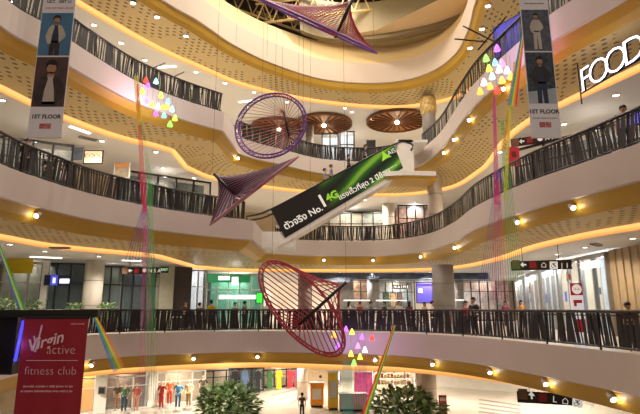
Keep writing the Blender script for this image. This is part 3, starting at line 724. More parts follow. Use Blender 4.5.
def fashion_banner(label, corners, d, splits, kinds):
    x0, x1, z0, z1 = banner('', '', corners, d, None); w = x1 - x0; cx = (x0 + x1) / 2
    root = thing('hanging_banner', label, 'banner', (cx, d, z0)); o = wr(root)
    MB().bbox((x0, d - .006, z0), (x1, d + .006, z1)).build('banner_sheet', PRW, root, False, o)
    MB().tube([(x0 - .05, d, z1), (x1 + .05, d, z1)], .02, 6).build('top_rod', BLACK, root, False, o)
    MB().tube([(x0 - .03, d, z0), (x1 + .03, d, z0)], .012, 6).build('bottom_rod', WHITE, root, False, o)
    zz = lambda t: z1 + (z0 - z1) * t
    for i, (ta, tb) in enumerate(splits):
        bg, fig, low = kinds[i]
        m = MB(); y = d - .012
        m.add([(x0 + .02, y, zz(tb)), (x1 - .02, y, zz(tb)), (x1 - .02, y, zz(ta)), (x0 + .02, y, zz(ta))], [(0, 1, 2, 3)], 0)
        hh = zz(ta) - zz(tb)
        if low: m.add([(x0 + .02, y - .002, zz(tb)), (x1 - .02, y - .002, zz(tb)), (x1 - .02, y - .002, zz(tb) + hh * .3), (x0 + .02, y - .002, zz(tb) + hh * .22)], [(0, 1, 2, 3)], 5)
        flat_fig(m, cx, zz(tb) + hh * fig[3], hh * fig[4], y - .004, fig[:3], zz(tb))
        m.build('poster_photo', [bg, PDK, PBLUE, PSKIN, PHAIR, PLOW, PCREAM, SKY], root, False, o)
    T = lambda s, sz, t, mt, dx=0, **k: put_text(s, sz, frame((1, 0, 0), (0, 0, 1), (cx + dx, d - .014, zz(t))), mt, root, name='printed_lettering', **k)
    return root, T, w, zz, cx, x0, x1
kd = 15
r_, T, w, zz, cx, x0, x1 = fashion_banner('left hanging banner with two fashion photos and a small red square logo', [(43.5, -10), (78, -10), (60, 138), (28, 138)], kd, [(.165, .46), (.47, .80)],
    [(SKY, (1, 2, 6, -.28, 1.18), False), (PWINE, (1, 6, 1, -.75, 1.62), False)])
T('ULT.  GET U', .15, .085, TXD, offset=.004); unread(r_, Vector((cx, kd - .014, zz(.13))), w * .8, .06, LRED, 4)
T('1ST FLOOR', .185, .865, TXD, offset=.006)
def red_logo(root, cx, z, y, s):
    m = MB(); m.add([(cx - s * 1.06, y, z - s / 2), (cx - s * .04, y, z - s / 2), (cx - s * .04, y, z + s / 2), (cx - s * 1.06, y, z + s / 2)], [(0, 1, 2, 3)]); m.add([(cx + s * .04, y, z - s / 2), (cx + s * 1.06, y, z - s / 2), (cx + s * 1.06, y, z + s / 2), (cx + s * .04, y, z + s / 2)], [(0, 1, 2, 3)])
    lg = m.build('square_logo', LRED, root, False, parent_world(root)); lg['label'] = 'pair of red square logos'
    for dx, a, b in ((-.55, 'ユニ', 'クロ'), (.55, 'UNI', 'QLO')):
        for k, tx in ((.22, a), (-.22, b)):
            put_text(tx, s * .42, frame((1, 0, 0), (0, 0, 1), (cx + dx * s, y - .003, z + k * s)), PRW, lg, name='logo_lettering')
red_logo(r_, cx, zz(.925), kd - .012, .17)
kd = 13
r_, T, w, zz, cx, x0, x1 = fashion_banner('right hanging banner with two fashion photos and a small red square logo', [(520, -8), (548, -8), (560, 138), (530, 138)], kd, [(.13, .42), (.43, .775)],
    [(PSTEP, (6, 6, 6, .04, .84), False), (PGARD, (2, 2, 1, -.1, .98), True)])
unread(r_, Vector((cx, kd - .014, zz(.05))), w * .8, .07, TXD, 5); unread(r_, Vector((cx, kd - .014, zz(.085))), w * .7, .04, TXD, 6); T('1ST FLOOR', .165, .83, TXD, offset=.005); unread(r_, Vector((cx, kd - .014, zz(.872))), w * .8, .03, TXD, 7)
red_logo(r_, cx, zz(.915), kd - .012, .15)
# red fitness banner on a bracket at near left
kd = 8.3
x0, x1, z0, z1 = banner('', '', [(24.5, 317), (88.5, 318), (76, 416), (12, 416)], kd, None); z0 -= .5
x0 = A(24.5, 317, kd).x; x1 = A(88.5, 318, kd).x; cx = (x0 + x1) / 2
RB = mat('red_banner_cloth', '#ab2034', .55, var=.04, scale=1.2); BW = glow('banner_print_white', '#d9b3b8', .12)
root = thing('red_banner', 'red fitness club banner hanging from a dark bracket at near left', 'banner', (cx, kd, z0)); o = wr(root)
m = MB(); nn = 24
top = []; bot = []
for i in range(nn + 1):
    t = i / nn; yy = kd + .012 * math.sin(t * 15)
    top.append(Vector((x0 + (x1 - x0) * t, kd, z1))); bot.append(Vector((x0 + (x1 - x0) * t, yy, z0)))
m.strip(bot, top); m.build('banner_sheet', RB, root, True, o)
MB().tube([(x0 - .03, kd, z1), (x1 + .03, kd, z1)], .022, 8).build('top_rod', BLACK, root, False, o)
def T(s, sz, u, v, m=BW, **k): put_text(s, sz, frame((1, 0, 0), (0, 0, 1), A(u, v, kd - .03)), m, root, name='printed_lettering', **k)
put_text('Virgin', .25, frame((1, 0, .27), (-.25, 0, 1), A(44.5, 342, kd - .03)), BW, root, name='printed_lettering', offset=.004, shear=.35)
m = MB(); q = [A(33, 351, kd - .03), A(38, 350.5, kd - .03), A(42, 325, kd - .03)]; m.tube([q[0], A(35.5, 343, kd - .03), A(34, 336, kd - .03)], .012, 4); m.tube([A(35, 352, kd - .03), A(37, 346, kd - .03), q[2]], .014, 4); m.build('logo_stroke', BW, root, False, o)
T('active', .2, 61, 350, offset=-.004); T('fitness club', .185, 50.5, 371, offset=-.004); unread(root, A(48, 386.5, kd - .03), .78, .032, BW, 1); unread(root, A(46, 391.3, kd - .03), .8, .032, BW, 2); unread(root, A(78, 324, kd - .03), .22, .02, BW, 3)
MB().box(A(52, 360.5, kd - .03), (.82, .004, .008)).build('printed_line', BW, root, False, o)
root = thing('banner_bracket', 'dark horizontal bracket and post holding the red banner', 'bracket', A(12, 330, kd + .3)); o = wr(root)
MB().bbox((x0 - .55, kd + .05, z1 + .0), (x1 + .12, kd + .17, z1 + .12)).build('arm', BLACK, root, False, o)
m = MB(); p = A(11, 340, kd + .3); m.bbox((p.x - .2, kd + .2, A(10, 374, kd + .3).z), (p.x + .13, kd + .5, z1 + .05)); m.build('post', BLACK, root, False, o)
p = A(20.5, 340, kd + .1); m = MB(); m.tube([(p.x, kd + .12, A(20, 321, kd).z), (p.x - .06, kd + .12, A(17, 362, kd).z)], .022, 8)
bl = m.build('blue_tube', glow('blue_neon', '#3a36ff', 2.2), root, False, o); bl['label'] = 'glowing blue light tube'
lamp((p.x, kd - .05, A(20, 345, kd).z), 2.5, (.2, .2, 1), spot=0, r=.03)

# ------------------------------------------------------------------ signs
p0 = A(583, 92, 17.3); p1 = A(648, 61, 14.5); p1.z = p0.z = (p0.z + p1.z) / 2
ax = (p1 - p0).normalized()
NEON = glow('neon_white', '#e9ecff', 3.0); SIDEM = mat('letter_side', '#22222e', .4)
root = thing('lit_letter_sign', 'big white glowing FOOD letters standing above the right gallery ceiling', 'sign', p0); o = wr(root)
HL = .96
for i, ch in enumerate('FOOD'):
    pos = p0 + ax * (.24 + [0, .66, 1.44, 2.2][i]) + Vector((0, 0, HL * .5))
    fr = frame(ax, (0, 0, 1), pos)
    back = put_text(ch, 1.3, fr, SIDEM, root, name='letter', extrude=.04, offset=-.018)
    fr2 = frame(ax, (0, 0, 1), pos + fr.to_3x3() @ Vector((0, 0, .06)))
    put_text(ch, 1.3, fr2, NEON, back, name='neon_face', extrude=.01, offset=-.026)
m = MB(); m.tube([p0 + ax * -.05 + Vector((0, .1, -.3)), p0 + ax * -.05 + Vector((0, .1, 1.9))], .025, 6); m.tube([p0 + Vector((0, .1, .1)), p1 + Vector((0, .1, .1))], .03, 6); m.build('support_rod', BLACK, root, False, o)
lamp((p0 + p1) / 2 + Vector((-.5, -.6, .4)), 14, (.85, .88, 1), spot=0, r=.1)

SIGNB = mat('sign_brown', '#2c1a14', .4, var=.05); SGW = glow('sign_white', '#f2efe8', .5); SGR = mat('sign_red', '#c03038', .5, var=0); SGT = mat('sign_tan', '#8a6a48', .5, var=.05)
def hanging_sign(label, pL, pR, h, text, arrow, ceil):
    ax = (pR - pL); Ls = ax.length; ax = ax.normalized(); c = (pL + pR) / 2; nrm = frame(ax, (0, 0, 1), c).to_3x3() @ Vector((0, 0, 1)); rz = math.atan2(ax.y, ax.x)
    root = thing('hanging_direction_sign', label, 'sign', c); o = wr(root)
    MB().box(c, (Ls, .08, h), rz).build('sign_board', SIGNB, root, False, o)
    f = c + nrm * .05; m = MB(); q = pL + nrm * .05 + ax * h * .5
    m.box(q, (h * .8, .01, h * .95), rz); m.build('tan_plate', SGT, root, False, o)
    m = MB(); q = pL + nrm * .06 + ax * h * 1.25; U = Vector((0, 0, 1)); k = h * .3
    if arrow == 'up':
        m.add([q + ax * -k * .25 - U * k, q + ax * k * .25 - U * k, q + ax * k * .25 + U * 0, q + ax * k, q + U * k * 1.2, q - ax * k, q - ax * k * .25 + U * 0], [range(7)])
    else:
        m.add([q - ax * k, q + U * k, q + U * k * .3, q + ax * k + U * k * .3, q + ax * k - U * k * .3, q - U * k * .3, q - U * k], [range(7)])
    m.build('arrow', SGW, root, False, o)
    m = MB(); m.box(pL + nrm * .055 + ax * h * 2.2, (h * .7, .01, h * .7), rz); sq = m.build('red_square', SGR, root, False, o)
    put_text(text, h * .75, frame(ax, (0, 0, 1), pL + nrm * .06 + ax * h * 3.0), SGW, root, name='sign_lettering', align='LEFT')
    m = MB()
    for t in (.2, .8):
        s = pL.lerp(pR, t); m.tube([s, Vector((s.x, s.y, ceil))], .015, 5)
    m.build('suspension_rod', BLACK, root, False, o)
hanging_sign('dark direction sign with small icons hanging in the right shop street', A(511, 264.5, 23), A(572, 266, 22), .42, '⌂ ♿ | 1 0 2 →', 'left', CEILZ['2'])
hanging_sign('dark direction sign with arrow and red square hanging behind the right hanging banner', A(511, 143, 25), A(560, 137, 24), .42, '◉ A K', 'left', CEILZ['3'])
hanging_sign('dark direction sign with arrow hanging under the lowest gallery at right', A(517, 393, 27), A(582, 404, 26), .55, 'L  ⌂ ♿ →', 'up', CEILZ['M'])
hanging_sign('dark direction sign with red lettering hanging behind the left thread bundle', A(122, 270.5, 28), A(160, 271, 28), .38, '● N S A', 'left', CEILZ['2'])
# food hall sign, exit sign, posters, standing red sign
def board(name, label, cat, u0, v0, u1, v1, d, m, frame_m=None, texts=(), rz=0.0, t=.06, extra=()):
    a, b = A(u0, v0, d), A(u1, v1, d); c = (a + b) / 2
    w, h = abs(b.x - a.x) / max(.3, math.cos(rz)), abs(a.z - b.z); ax = Vector((math.cos(rz), math.sin(rz), 0)); nrm = Vector((ax.y, -ax.x, 0))
    root = thing(name, label, cat, Vector((c.x, c.y, min(a.z, b.z)))); o = wr(root)
    MB().box(c, (w, t, h), rz).build('panel', m, root, False, o)
    if frame_m:
        mb = MB(); f = .05
        for s in (-1, 1):
            mb.box(c + Vector((0, 0, s * (h / 2))), (w + f, t + .03, f), rz); mb.box(c + ax * (s * w / 2), (f, t + .03, h + f), rz)
        mb.build('frame', frame_m, root, False, o)
    for s, sz, fx, fz, mt in texts:
        put_text(s, sz, frame(ax, (0, 0, 1), c + ax * (fx * w) + Vector((0, 0, fz * h)) + nrm * (t / 2 + .02)), mt, root, name='sign_lettering')
    for fx, fz, sw, sh, mt, nm in extra:
        MB().box(c + ax * (fx * w) + Vector((0, 0, fz * h)) + nrm * (t / 2 + .012), (sw * w, .012, sh * h), rz).build(nm, mt, root, False, o)
    return root, c, w, h
BLUEL = glow('lit_blue', '#4a52c8', .8); BLUED = mat('sign_navy', '#1f2450', .4, var=.1); GREENS = glow('bank_green', '#1f8a52', .35); GREENB = glow('bright_green_screen', '#38e83c', 1.5)
PURPS = glow('purple_glow_panel', '#5a50b8', .7); YEL = mat('yellow_panel', '#b99a14', .5, var=.05, emit=.1); WSIGN = glow('white_lit_sign', '#ffffff', 1.4); REDP = mat('red_poster', '#c02a34', .5, var=.08, emit=.15); SCRN = glow('pale_screen', '#d8e2f4', .7); DKGL = mat('dark_shop_glass', '#2c3138', .15, var=.3, scale=1.2)
WBRD = mat('white_board', '#e9e6e2', .5, var=.02); ORGP = mat('orange_poster', '#cf8a42', .5, var=.3, scale=3)
board('food_hall_sign', 'dark hanging letter board across the food hall left of the purple screen', 'sign', 393, 285, 409, 289, 42, SIGNB, None, [('N A I M E', .3, 0, 0, SGW)])
board('exit_sign', 'small dark exit sign on the ceiling edge left of the bank', 'sign', 161.5, 267, 168, 272.5, 30, mat('exit_green', '#1c3a26', .4), BLACK, [('EXIT', .2, 0, 0, glow('exit_lettering', '#bff5c8', 1.0))])
board('lit_shop_sign', 'blue lit shop sign with white emblem over the dark shopfront at left', 'sign', 45, 275, 70.5, 285.5, 29, BLUED, None, (), extra=[(.27, -.08, .36, .42, WSIGN, 'lit_lettering_block')] + [(-.12, 0, .27, .95, BLUEL, 'emblem_tile'), (-.12, -.02, .1, .5, WSIGN, 'emblem_drop')])
board('yellow_bulkhead', 'yellow ceiling panel above the glass shop at far left', 'panel', 6, 258.5, 32, 273.5, 28.5, YEL)
board('purple_glow_panel', 'purple lit screen wall left of the thick grey column', 'screen', 416, 282.5, 433, 303, 40, PURPS, BLACK, extra=[(-.25, .1, .25, .2, SCRN, 'screen_block')])
board('bank_sign', 'green lit bank sign band with white lettering over the bright shop', 'sign', 207, 274.5, 250, 282.5, 38, GREENS, None, (), extra=[(-.1, .05, .26, .5, WSIGN, 'white_sign_block')])
board('white_blade_sign', 'white square sign on the green band of the bright shop', 'sign', 232, 277, 238, 285, 37, WSIGN, None, [('L', .5, 0, 0, mat('grey_print', '#77808a', .5))])
board('green_screen', 'bright green lit screen beside the red string sculpture', 'screen', 256.5, 293, 262.5, 303, 34, GREENB, BLACK)
board('counter_canopy', 'long white lit counter canopy in the bank', 'canopy', 219, 295, 257, 299, 37.5, WSIGN)
root, c, w, h = board('shop_poster', 'lit cream shop sign with dark script above the left middle balustrade', 'sign', 85, 151, 102, 163.5, 26.5, glow('cream_lit', '#f5dfae', .9), SIGNB, [('COOL', .34, 0, .1, TXD)])
board('shop_poster', 'blue and white poster left of the lit cream sign on the middle gallery', 'poster', 71.5, 147, 83, 161, 26.5, mat('blue_white_poster', '#8f9fb8', .5, var=.4, scale=3), WBRD)
board('shop_poster', 'orange headed poster right of the lit cream sign on the middle gallery', 'poster', 115, 163, 129, 178, 27.5, mat('brown_poster', '#8d7a60', .5, var=.3, scale=4), WBRD, extra=[(0, .34, .96, .3, ORGP, 'poster_header')])
board('red_poster', 'red poster board behind the right middle balustrade left of the direction sign', 'poster', 507.5, 147, 520, 166, 22, REDP, None, extra=[(0, .1, .4, .3, mat('poster_brown', '#7a2a24', .5, var=.3), 'poster_figure')])
rs, c, w, h = board('standing_sign', 'tall red and white standing sign behind the right balustrade', 'sign', 569, 283.5, 588, 349, 16.9, mat('sign_white_face', '#f2eeee', .5, var=.02, emit=.45), None, extra=[(0, .41, .98, .19, REDP, 'red_header'), (0, -.15, .94, .2, REDP, 'red_footer'), (.02, .22, .7, .05, REDP, 'red_swoosh'), (-.2, .17, .2, .05, REDP, 'red_swoosh')])  # white face glows by emission where little light reaches the sign
m = MB(); p = c + Vector((0, -.07, h * .41)); m.add([p + Vector((.16 * math.cos(2 * PI * i / 20), 0, .16 * math.sin(2 * PI * i / 20))) for i in range(20)], [range(20)]); m.build('round_emblem', SGW, rs, False, wr(rs))
put_text('AA', .15, frame((1, 0, 0), (0, 0, 1), p + Vector((0, -.01, 0))), SGR, rs, name='emblem_lettering')
board('standing_sign', 'orange red standing sign on the lower ground right of the taupe column', 'sign', 438.5, 395, 448, 430, 37, mat('orange_red', '#d8482c', .5, var=.05), None, extra=[(0, .38, .7, .1, WBRD, 'white_print'), (0, .18, .7, .12, WBRD, 'white_print'), (0, .18, .3, .08, TXD, 'dark_print')])
board('wall_poster', 'red small sign on the wall above the standing sign', 'sign', 567, 273.5, 571, 280, 22.5, REDP, WBRD)
board('wall_sign', 'small black square sign on the white pillar at lower left', 'sign', 99, 387, 105, 394, 37, BLACK, GREY)

# ------------------------------------------------------------------ shops
def shopfront(label, u0, v0, u1, v1, d, rz=0.0, n=3, back=DIMW, lit=0, frame_m=BLACK, zbase=None, sign=None, glassm=GLASS, depth=1.2):
    a, b = A(u0, v0, d), A(u1, v0, d); zt = a.z; zb = zbase if zbase is not None else A(u0, v1, d).z
    c = (a + b) / 2; w = abs(b.x - a.x) / max(.25, abs(math.cos(rz))); h = zt - zb; ax = Vector((math.cos(rz), math.sin(rz), 0)); nrm = Vector((ax.y, -ax.x, 0))
    root = thing('shopfront', label, 'shopfront', Vector((c.x, c.y, zb))); o = wr(root); mid = Vector((c.x, c.y, zb + h / 2))
    m = MB()
    m.box(mid + Vector((0, 0, h / 2 - .05)), (w, .14, .1), rz); m.box(mid - Vector((0, 0, h / 2 - .06)), (w, .14, .12), rz)
    for i in range(n + 1): m.box(mid + ax * (w * (i / n - .5)), (.09, .14, h), rz)
    m.box(mid + Vector((0, 0, h * .2)), (w, .08, .06), rz)
    m.build('mullion_frame', frame_m, root, False, o)
    MB().box(mid, (w, .02, h - .1), rz).build('glass_pane', glassm, root, False, o)
    MB().box(mid - nrm * depth, (w, .05, h), rz).build('shop_interior', back, root, False, o)
    if lit: lamp(mid - nrm * (depth * .45) + Vector((0, -0, h * .42)), lit, (1, .95, .88), spot=0, r=.08)
    if sign: MB().box(mid + nrm * .1 + Vector((0, 0, h / 2 - .25)), (w * .7, .06, .3), rz).build('lit_sign', sign, root, False, o)
    return root
shopfront('dark glass shopfront under the blue lit sign at left', 46, 263, 84, 308, 30.4, .25, 3, DKGL, zbase=.02)
shopfront('frosted glass shopfront under the yellow panel at far left', 2, 262, 42, 308, 29.2, .3, 3, mat('frosted_back', '#b9b6a4', .5, var=.15), 20, CHROME, zbase=.02)
shopfront('dark glass shopfront right of the pale column', 101, 266, 123, 308, 31.2, .25, 2, mat('green_brown_shop', '#5a5a4c', .5, var=.4, scale=1.5), 10, zbase=.02)
shopfront('dark blue shopfront behind the left thread bundle', 124, 268, 158, 308, 32.5, .5, 3, mat('navy_shop', '#28344a', .5, var=.5, scale=1.5), 8, zbase=.02)
shopfront('tall glass shopfront between the dark panel and the green bank', 191, 270, 206, 308, 36, .4, 2, BLUEWH, 25, CHROME, zbase=.02)
shopfront('bright bank hall with green fascia and white pillars', 207, 275, 262, 308, 39.5, 0, 5, mat('bank_back', '#4e8d76', .5, var=.6, scale=.9, emit=.25, ecol='#6fc0a0'), 120, WBRD, zbase=.02, depth=1.6)
m = MB(); p = A(166, 290, 32.6); m.box((p.x, p.y, 2.0), (.9, .3, 3.96), .5); m.build('wall_pier', mat('pier_beige', '#b7b6a0', .5), None)['kind'] = 'structure'
m = MB(); p = A(181, 290, 33.4); m.box((p.x, p.y, 2.0), (1.3, .3, 3.96), .6); m.build('wall_pier', mat('pier_dark', '#3f3a38', .5), None)['kind'] = 'structure'
m = MB(); p = A(44, 290, 29.3); m.box((p.x, p.y, 2.0), (.32, .4, 3.96), .3); m.build('wall_pier', WHITEW, None)['kind'] = 'structure'
# right shop street
m = MB()
for i in range(8):
    y = 19.2 + i * .56; m.box((13.66, y, 2.0), (.12, .05, 3.95))
    m.box((13.72, y + .28, 2.0), (.1, .52, 3.95))
o = m.build('wall_panelling', mat('beige_panelling', '#ab9270', .5, var=.08)); o['kind'] = 'structure'
def side_shop(label, y0, y1, x0, x1, back, lit, sign=None, n=2, items=0):
    c = Vector(((x0 + x1) / 2, (y0 + y1) / 2, 0)); rz = math.atan2(y1 - y0, x1 - x0); w = math.hypot(x1 - x0, y1 - y0); h = 3.9
    ax = Vector((math.cos(rz), math.sin(rz), 0)); nrm = Vector((-ax.y, ax.x, 0))
    root = thing('shopfront', label, 'shopfront', c); o = wr(root); mid = c + Vector((0, 0, h / 2 + .02))
    m = MB(); m.box(mid + Vector((0, 0, h / 2 - .1)), (w, .2, .2), rz)
    for i in range(n + 1): m.box(mid + ax * (w * (i / n - .5)), (.12, .2, h), rz)
    m.build('mullion_frame', CHROME, root, False, o)
    MB().box(mid, (w, .02, h), rz).build('glass_pane', GLASS, root, False, o)
    MB().box(mid - nrm * 1.0, (w, .05, h), rz).build('shop_interior', back, root, False, o)
    if sign: MB().box(mid + nrm * .14 + Vector((0, 0, h * .37)), (w * .62, .08, .34), rz).build('lit_sign', WSIGN, root, False, o)
    if items:
        r = random.Random(items)
        for i in range(items):
            MB().box(mid + nrm * -.6 + ax * (w * r.uniform(-.42, .42)) + Vector((0, 0, r.uniform(-1.2, 1.0))), (r.uniform(.2, .5), .06, r.uniform(.3, .8)), rz).build('display_board', r.choice((glow('disp_blue', '#3858c8', .7), glow('disp_white', '#f4f4f8', 1.0), REDP, DKGL)), root, False, o)
    lamp(mid - nrm * .5 + Vector((0, 0, h * .4)), lit, (.93, .97, 1), spot=0, r=.08)
side_shop('bright glass shop with lit white sign right of the red standing sign', 23.75, 26.2, 13.6, 13.65, BLUEWH, 70, True, 2, 7)
side_shop('cream shopfront behind the red standing sign', 26.4, 29.3, 13.65, 13.9, SHOPL, 50, None, 2)
side_shop('bright shopfront in the right shop street, second beyond the standing sign', 29.6, 34, 14.0, 15.0, SHOPL, 60, True, 3, 3)
side_shop('bright shopfront in the right shop street, third beyond the standing sign', 34.6, 40, 15.1, 16.4, BLUEWH, 70, True, 3, 3)
side_shop('farthest bright shopfront in the right shop street', 41, 48, 16.6, 18.6, SHOPL, 90, True, 3, 4)
# dark service ceiling of the food hall
m = MB(); m.bbox((-1.5, 40.5, CEILZ['2'] - .5), (13.5, 41.0, CEILZ['2'] + .02)); 
for i in range(6): m.tube([(-1.5, 40.3 - i * .1, CEILZ['2'] - .1 - i * .13), (13.5, 40.3 - i * .1, CEILZ['2'] - .1 - i * .13)], .04, 5)
m.build('ceiling_ducts', mat('duct_blue_grey', '#5a6272', .5, var=.5, scale=2))['kind'] = 'structure'
for i, (u0, u1, cc) in enumerate(((383, 389, '#4a5a3a'), (390, 396, '#c8a070'), (397, 402, '#705040'))):
    board('picture_panel', ('green', 'tan', 'brown')[i] + ' picture panel on the food hall wall left of the purple screen', 'poster', u0, 293, u1, 307, 44, mat('picture_' + str(i), cc, .5, var=.7, scale=3), BLACK)
board('purple_glow_panel', 'purple blue glowing panel added behind the right top balustrade above the colored lamps', 'screen', 499, 20, 522, 52, 20.5, mat('violet_glow', '#2a2280', .5, var=.7, scale=3, emit=.55, ecol='#4538d0'), BLACK, rz=-1.0)  # glow board added to give the purple light between the slats
board('violet_sign', 'violet lit sign behind the right middle balustrade at the photo edge', 'sign', 621, 113, 640, 126, 17.5, glow('violet_sign_face', '#6a62e0', 1.0), BLACK, rz=-.8)
shopfront('deep food stall with lit goods behind the slim grey columns', 338, 279, 368, 306, 51, 0, 4, mat('stall_goods_warm', '#d0a080', .5, var=.7, scale=1.6, emit=.15), 60, BLACK, zbase=.02)
shopfront('deep food stall with colored panels left of the purple screen', 378, 280, 414, 306, 53, 0, 5, mat('stall_goods_mixed', '#a09a90', .5, var=.8, scale=1.4, emit=.15), 60, BLACK, zbase=.02)
shopfront('deep shop with warm lights between the thick grey column and the threads', 462, 279, 512, 306, 52, 0, 6, mat('stall_goods_pink', '#d8b0a0', .5, var=.7, scale=1.2, emit=.2), 60, BLACK, zbase=.02)
# top and middle gallery shops
shopfront('bright glass shop with pale interior behind the far top balustrade, left one', 322, 133, 338, 158, 40, 0, 2, BLUEWH, 40, zbase=12.05)
shopfront('bright glass shop with dark frame behind the far top balustrade, right one', 340, 131, 354, 158, 40.5, 0, 2, BLUEWH, 40, zbase=12.05)
shopfront('warm open shop behind the purple ring sculpture on the top gallery', 228, 118, 300, 150, 39, 0, 5, mat('mixed_goods', '#9a7a60', .5, var=.7, scale=1.2), 60, zbase=12.05)
board('dark_panel', 'dark standing panel on the top gallery above the escalator', 'panel', 366, 140, 376, 158, 38, BLACK, GREY)
shopfront('shop with colorful goods under the escalator on the middle gallery', 398, 205, 432, 226, 42, 0, 4, mat('goods_red_white', '#b08070', .5, var=.8, scale=2), 50, zbase=6.05)
shopfront('shop with bright goods behind the middle balustrade under the escalator', 318, 212, 384, 228, 43, 0, 6, mat('goods_warm', '#c0a080', .5, var=.6, scale=1.2), 60, zbase=6.05)
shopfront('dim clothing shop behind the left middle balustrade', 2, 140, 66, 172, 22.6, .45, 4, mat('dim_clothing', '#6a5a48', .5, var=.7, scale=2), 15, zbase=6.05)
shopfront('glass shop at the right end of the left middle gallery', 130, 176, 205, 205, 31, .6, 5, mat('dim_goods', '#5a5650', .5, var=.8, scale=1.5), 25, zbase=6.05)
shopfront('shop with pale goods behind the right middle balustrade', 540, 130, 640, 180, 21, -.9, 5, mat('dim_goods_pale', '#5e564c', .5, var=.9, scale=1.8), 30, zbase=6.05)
# lower ground shops
CLOTH = [mat('clothes_' + str(i), c, .6, var=.4, scale=2.5) for i, c in enumerate(('#6a5a52', '#8a6a50', '#3c3a44', '#b79a7a'))]
shopfront('orange lit shop at lower left beside the red banner', 82, 378, 95, 420, 37.2, .5, 1, glow('orange_shop', '#e8a040', .6), 30, WBRD, zbase=-5.98)
shopfront('clothing shop with open front between the white pillars at lower left', 106, 376, 146, 420, 38.5, .5, 3, CLOTH[1], 50, WBRD, zbase=-5.98)
shopfront('clothing shop with orange goods and figures left of the left tree', 156, 371, 203, 412, 41, .45, 4, mat('boutique_back', '#cfb08a', .5, var=.3, scale=1), 70, WBRD, zbase=-5.98)
shopfront('dark clothing shop with hanging garments behind the left tree', 204, 369, 262, 402, 46, .5, 5, CLOTH[2], 50, BLACK, zbase=-5.98)
shopfront('brown shopfront at the right end of the garment shop', 263, 369, 298, 393, 49.5, .4, 3, CLOTH[0], 40, BLACK, zbase=-5.98)
for u, d in ((100, 37.6), (151, 39.8)):
    m = MB(); p = A(u, 395, d); m.box((p.x, p.y, -4), (.8, .6, 3.95), .5); m.build('wall_pier', WHITEW)['kind'] = 'structure'
shopfront('bright back wall with shelves of snacks behind the right tree', 374, 372, 414, 405, 45, 0, 4, mat('snack_shelves', '#e0b890', .5, var=.6, scale=3, emit=.2, ecol='#ffd8a8'), 80, WBRD, zbase=-5.98)
# floor stripes of the lower ground
m = MB()
for i in range(5):
    a = at(262 + i * 9, 392 + i * 4, -5.985); b = at(302, 383 + i * 5, -5.985)
    m.add([a, b, b + Vector((0, .5, 0)), a + Vector((0, .5, 0))], [(0, 1, 2, 3)])
for i in range(4):
    a = at(478, 400 + i * 4, -5.985); b = at(520, 406 + i * 4, -5.985); m.add([a, b, b + Vector((.3, .5, 0)), a + Vector((.3, .5, 0))], [(0, 1, 2, 3)])
m.build('floor_inlay', mat('grey_inlay', '#8f8984', .35))['kind'] = 'structure'

# ------------------------------------------------------------------ goods on the lower ground
def garment(label, u, v, hpx, d, m):
    p = A(u, v, d); h = hpx * d / 500
    root = thing('hanging_garment', label, 'garment', p, .3, 'garments in the lower shop window')
    b = MB(); prof = [(-.1, 0), (-.24, -.08), (-.34, -h * .36), (-.25, -h * .4), (-.19, -.34), (-.2, -h * .5), (-.25, -h), (.25, -h), (.2, -h * .5), (.19, -.34), (.25, -h * .4), (.34, -h * .36), (.24, -.08), (.1, 0), (0, -.1)]
    n = len(prof); b.add([(x, -.07, z) for x, z in prof] + [(x, .07, z) for x, z in prof], [list(range(n))[::-1], list(range(n, 2 * n))] + [(i, (i + 1) % n, n + (i + 1) % n, n + i) for i in range(n)])
    b.build('cloth_body', m, root)
    MB().tube([(-.2, 0, .0), (0, 0, .1), (.2, 0, 0)], .015, 4).tube([(0, 0, .1), (0, 0, .22)], .012, 4).build('hanger', CHROME, root)
for u, v, h, d, c, w in ((245, 371, 24, 44.6, '#5f7fb0', 'long blue'), (270, 371, 16, 47.5, '#3a6a3a', 'green'), (279, 370, 17, 48, '#e0c820', 'yellow'), (290, 370, 16, 48.6, '#c22a3a', 'red'), (235, 371, 18, 44, '#2a2a30', 'black'), (258, 371, 20, 46.4, '#20242c', 'charcoal'), (297, 370, 15, 49, '#a83a5a', 'crimson')):
    garment(f'{w} garment hanging in the window right of the left tree', u, v, h, d, mat('garment_' + w.replace(' ', '_'), c, .7, var=.15))
def kiosk(label, u, v, d, w, h, m, top, cat='kiosk', name='kiosk_counter'):
    p = A(u, v, d); z = -5.98
    root = thing(name, label, cat, (p.x, d, z)); 
    MB().box((0, 0, h / 2 + .08), (w, .8, h - .16)).build('counter_body', m, root); MB().box((0, 0, .04), (w - .1, .7, .08)).build('plinth', BLACK, root)
    MB().box((0, 0, h + .02), (w + .1, .9, .07)).build('counter_top', top, root)
    MB().box((0, -.405, h * .55), (w * .7, .02, h * .45)).build('front_panel', WBRD, root)
    return root
kiosk('orange kiosk counter beside the pale column on the lower ground', 317, 400, 40, 1.0, 1.7, mat('kiosk_orange', '#e08a20', .5, emit=.1), WBRD)
kiosk('yellow display stand with a picture panel on the lower ground', 333, 400, 39, .75, 2.6, mat('kiosk_yellow', '#e0b030', .5, emit=.1), WBRD, 'display stand', 'display_stand')
kiosk('white sales counter under the sheer threads on the lower ground', 353, 405, 38.5, 2.0, 1.15, WBRD, CHROME)
board('lit_menu_screen', 'bright white menu screen behind the display stand on the lower ground', 'screen', 330, 371, 340, 386, 43, WSIGN, BLACK, extra=[(0, -.25, .9, .35, mat('screen_grey', '#9aa6b6', .4), 'screen_block')])
board('magenta_display', 'magenta display wall with small pictures behind the threads on the lower ground', 'display', 354, 372, 373, 404, 44, mat('magenta_display', '#b04a80', .5, var=.6, scale=3, emit=.2), WBRD)
SN = [mat('snack_' + str(i), c, .6, var=.1) for i, c in enumerate(('#e07a50', '#f0d090', '#c85040', '#f4e8d8'))]
